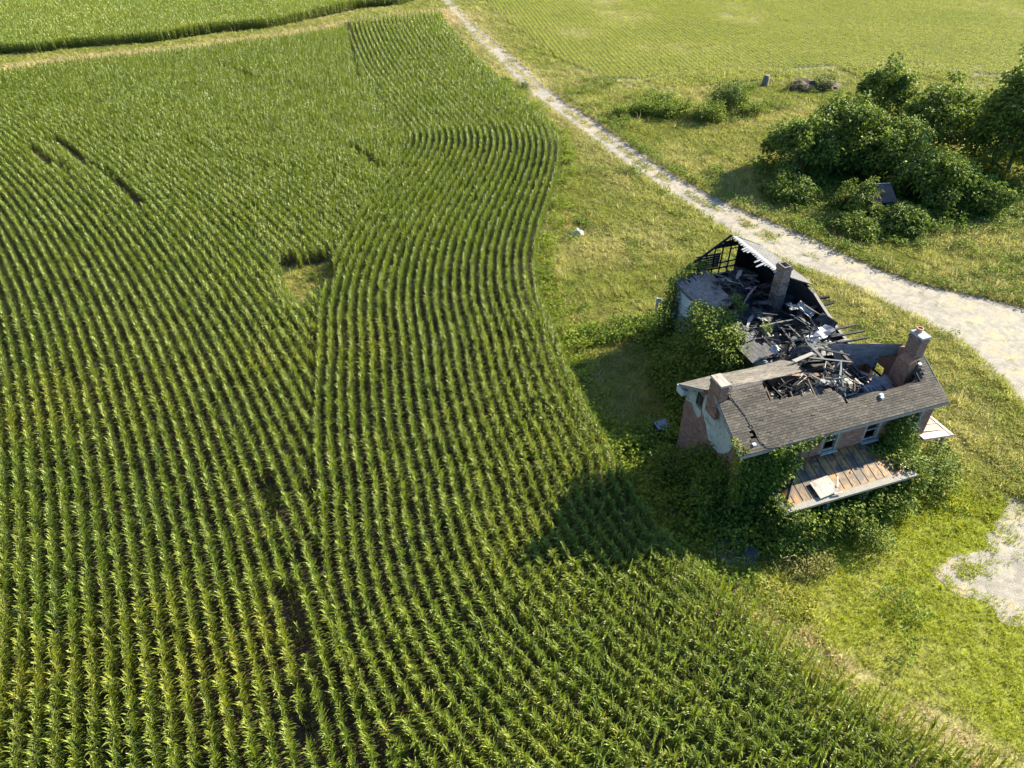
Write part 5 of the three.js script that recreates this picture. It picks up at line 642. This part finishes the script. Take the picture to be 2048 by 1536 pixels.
// ---------------------------------------------------------------- small things on the ground
{ // brown shed roof half hidden in the brush
  const o = thing('shed', 'small shed with a brown roof half hidden in the brush', 'shed', [37.0, 0, -70.6], 0.12), w = new GB(); w.box(-1.2, 1.2, 0, 1.5, -1.8, 1.3, [0.16, 0.13, 0.11]); put('wall', w.geo(), M.wood, o);
  part('roof', g => { g.hexa([[-1.45, 1.45, 1.7], [1.45, 1.45, 1.7], [1.45, 2.5, -0.4], [-1.45, 2.5, -0.4]], [[-1.45, 1.53, 1.7], [1.45, 1.53, 1.7], [1.45, 2.58, -0.4], [-1.45, 2.58, -0.4]], [0.10, 0.074, 0.066]); g.hexa([[-1.45, 2.5, -0.4], [1.45, 2.5, -0.4], [1.45, 1.5, -2.2], [-1.45, 1.5, -2.2]], [[-1.45, 2.583, -0.4], [1.45, 2.583, -0.4], [1.45, 1.58, -2.2], [-1.45, 1.58, -2.2]], [0.10, 0.074, 0.066]); }, M.shingle, o); part('ridge_strip', g => g.bar([-1.45, 2.6, -0.4], [1.45, 2.6, -0.4], 0.16, 0.04, [0.5, 0.47, 0.45]), M.metal, o); }
function rock(name, label, cat, x, z, a, h, b, col, seed, mat = M.stone) { const g = new THREE.IcosahedronGeometry(1, 3), p = g.attributes.position, c = []; for (let k = 0; k < p.count; k++) { const X = p.getX(k), Y = p.getY(k), Z = p.getZ(k), n = 0.5 + 1.0 * fbm(X * 1.9 + seed, Z * 1.9 + Y * 1.6, 4); p.setXYZ(k, X * a * n, Math.max(-0.1, Y * h * n), Z * b * n); c.push(...mul(col, 0.75 + 0.5 * fbm(X * 5 + seed, Z * 5 + Y * 4, 2))); } g.setAttribute('color', new THREE.Float32BufferAttribute(c, 3)); g.computeVertexNormals(); const m = put(name, g, mat); m.position.set(x, 0, z); return tag(m, label, cat); }
rock('ruin_mound', 'brown rubble mound of an old ruin, left of two', 'mound', 42.3, -110.6, 2.3, 1.2, 1.6, [0.13, 0.088, 0.062], 3); rock('ruin_mound', 'rubble mound overgrown with dark creeper, right of two', 'mound', 46.2, -111, 1.9, 1.0, 1.5, [0.13, 0.09, 0.066], 9);
shrub('brown weedy growth on the left ruin mound', [[41.0, 0.8, -110.2, 1.2, 0.8, 0.9], [42.6, 0.5, -109.2, 1.1, 0.5, 0.5], [40.2, 0.5, -110, 0.8, 0.5, 0.7]], 0.24, [0.12, 0.12, 0.03], [0.26, 0.25, 0.06], null, 15);
shrub('dark creeper spread over the right ruin mound', [[45.3, 1.4, -110.4, 1.5, 0.9, 1.1], [45.0, 0.8, -109.8, 1.2, 0.8, 0.7]], 0.24, [0.05, 0.085, 0.012], [0.13, 0.17, 0.02], null, 15);
{ const o = thing('stump', 'grey tree stump at the edge of the bean field', 'stump', [37.1, 0, -112.2]), pts = [[0.62, 0], [0.5, 0.3], [0.46, 1.1], [0.42, 1.5], [0.3, 1.62], [0, 1.55]].map(p => new THREE.Vector2(...p)), g = new THREE.LatheGeometry(pts, 11), p = g.attributes.position, c = []; for (let k = 0; k < p.count; k++) { const n = 0.85 + 0.35 * fbm(p.getX(k) * 4, p.getZ(k) * 4 + p.getY(k), 2); p.setX(k, p.getX(k) * n + 0.1 * p.getY(k)); p.setZ(k, p.getZ(k) * n); c.push(...mul([0.17, 0.145, 0.125], 0.7 + 0.6 * fbm(p.getX(k) * 8, p.getY(k) * 3, 2))); } g.setAttribute('color', new THREE.Float32BufferAttribute(c, 3)); g.computeVertexNormals(); put('trunk', g, M.bark, o); }
for (const [x, z, hgt, tilt, label] of [[5.2, -66.6, 1.6, 0.06, 'taller double orange stake at the corn edge'], [7.8, -67.3, 1.25, -0.12, 'shorter orange stake right of the white stone']]) { const o = thing('marker_stake', label, 'stake', [x, 0, z]); part('stake', g => { g.bar([0, 0, 0], [tilt * hgt, hgt, 0], 0.2, 0.04, [0.62, 0.15, 0.04]); }, M.plastic, o); if (hgt > 1) part('stake', g => { g.bar([0.32, 0, 0.05], [0.42, hgt * 0.95, 0.05], 0.16, 0.04, [0.66, 0.19, 0.05]); }, M.plastic, o); part('tape', g => g.bar([tilt * hgt * 0.8 - 0.08, hgt * 0.8, 0.02], [tilt * hgt * 0.8 + 0.1, hgt * 0.72, 0.02], 0.08, 0.02, [0.7, 0.28, 0.08]), M.plastic, o); }
rock('white_stone', 'white stone lying between the orange stakes', 'stone', 6.3, -64.9, 0.62, 0.6, 0.5, [0.72, 0.70, 0.66], 21);
{ const o = thing('white_post', 'leaning white post with a slanting board beside the wing', 'post', [11.7, 0, -50.6], 0.3); part('post', g => g.box(-0.09, 0.09, 0, 1.7, -0.06, 0.06, [0.62, 0.62, 0.63]), M.wood, o); part('board', g => g.bar([0.02, 1.6, 0], [0.75, 1.05, 0.1], 0.05, 0.3, [0.55, 0.6, 0.62]), M.wood, o); }
{ const o = thing('metal_bin', 'dark dented metal box in the weeds behind the gable corner', 'box', [9.9, 0, -36.3], 0.4); part('body', g => g.hexa([[-0.45, 0, 0.35], [0.45, 0, 0.35], [0.45, 0, -0.35], [-0.45, 0, -0.35]], [[-0.5, 0.75, 0.4], [0.46, 0.7, 0.36], [0.5, 0.74, -0.4], [-0.44, 0.78, -0.36]], [0.11, 0.12, 0.15]), M.metal, o); part('lid', g => g.hexa([[-0.54, 0.8, 0.44], [0.5, 0.75, 0.4], [0.54, 0.79, -0.44], [-0.48, 0.83, -0.4]], [[-0.52, 0.86, 0.42], [0.48, 0.8, 0.38], [0.52, 0.85, -0.42], [-0.46, 0.89, -0.38]], [0.16, 0.17, 0.21]), M.metal, o); }
{ const o = thing('cellar_hatch', 'dark slate coloured cellar hatch in the weeds at the house corner', 'hatch', [12.35, 0, -26.35], -0.62); part('panel', g => g.hexa([[-1.15, 0.05, 0.55], [1.25, 0.05, 0.5], [1.25, 0.05, -0.6], [-1.15, 0.05, -0.7]], [[-1.15, 0.28, 0.55], [1.25, 0.2, 0.5], [1.25, 0.55, -0.6], [-1.15, 0.7, -0.7]], [0.085, 0.092, 0.105]), M.shingle, o); part('board', g => g.bar([-1.25, 0.3, 0.85], [0.3, 0.22, 0.75], 0.22, 0.06, [0.20, 0.21, 0.22]), M.wood, o); part('edge', g => g.bar([-1.2, 0.3, 0.58], [1.25, 0.23, 0.53], 0.06, 0.06, [0.22, 0.23, 0.24]), M.wood, o); }
renderer.render(scene, camera);
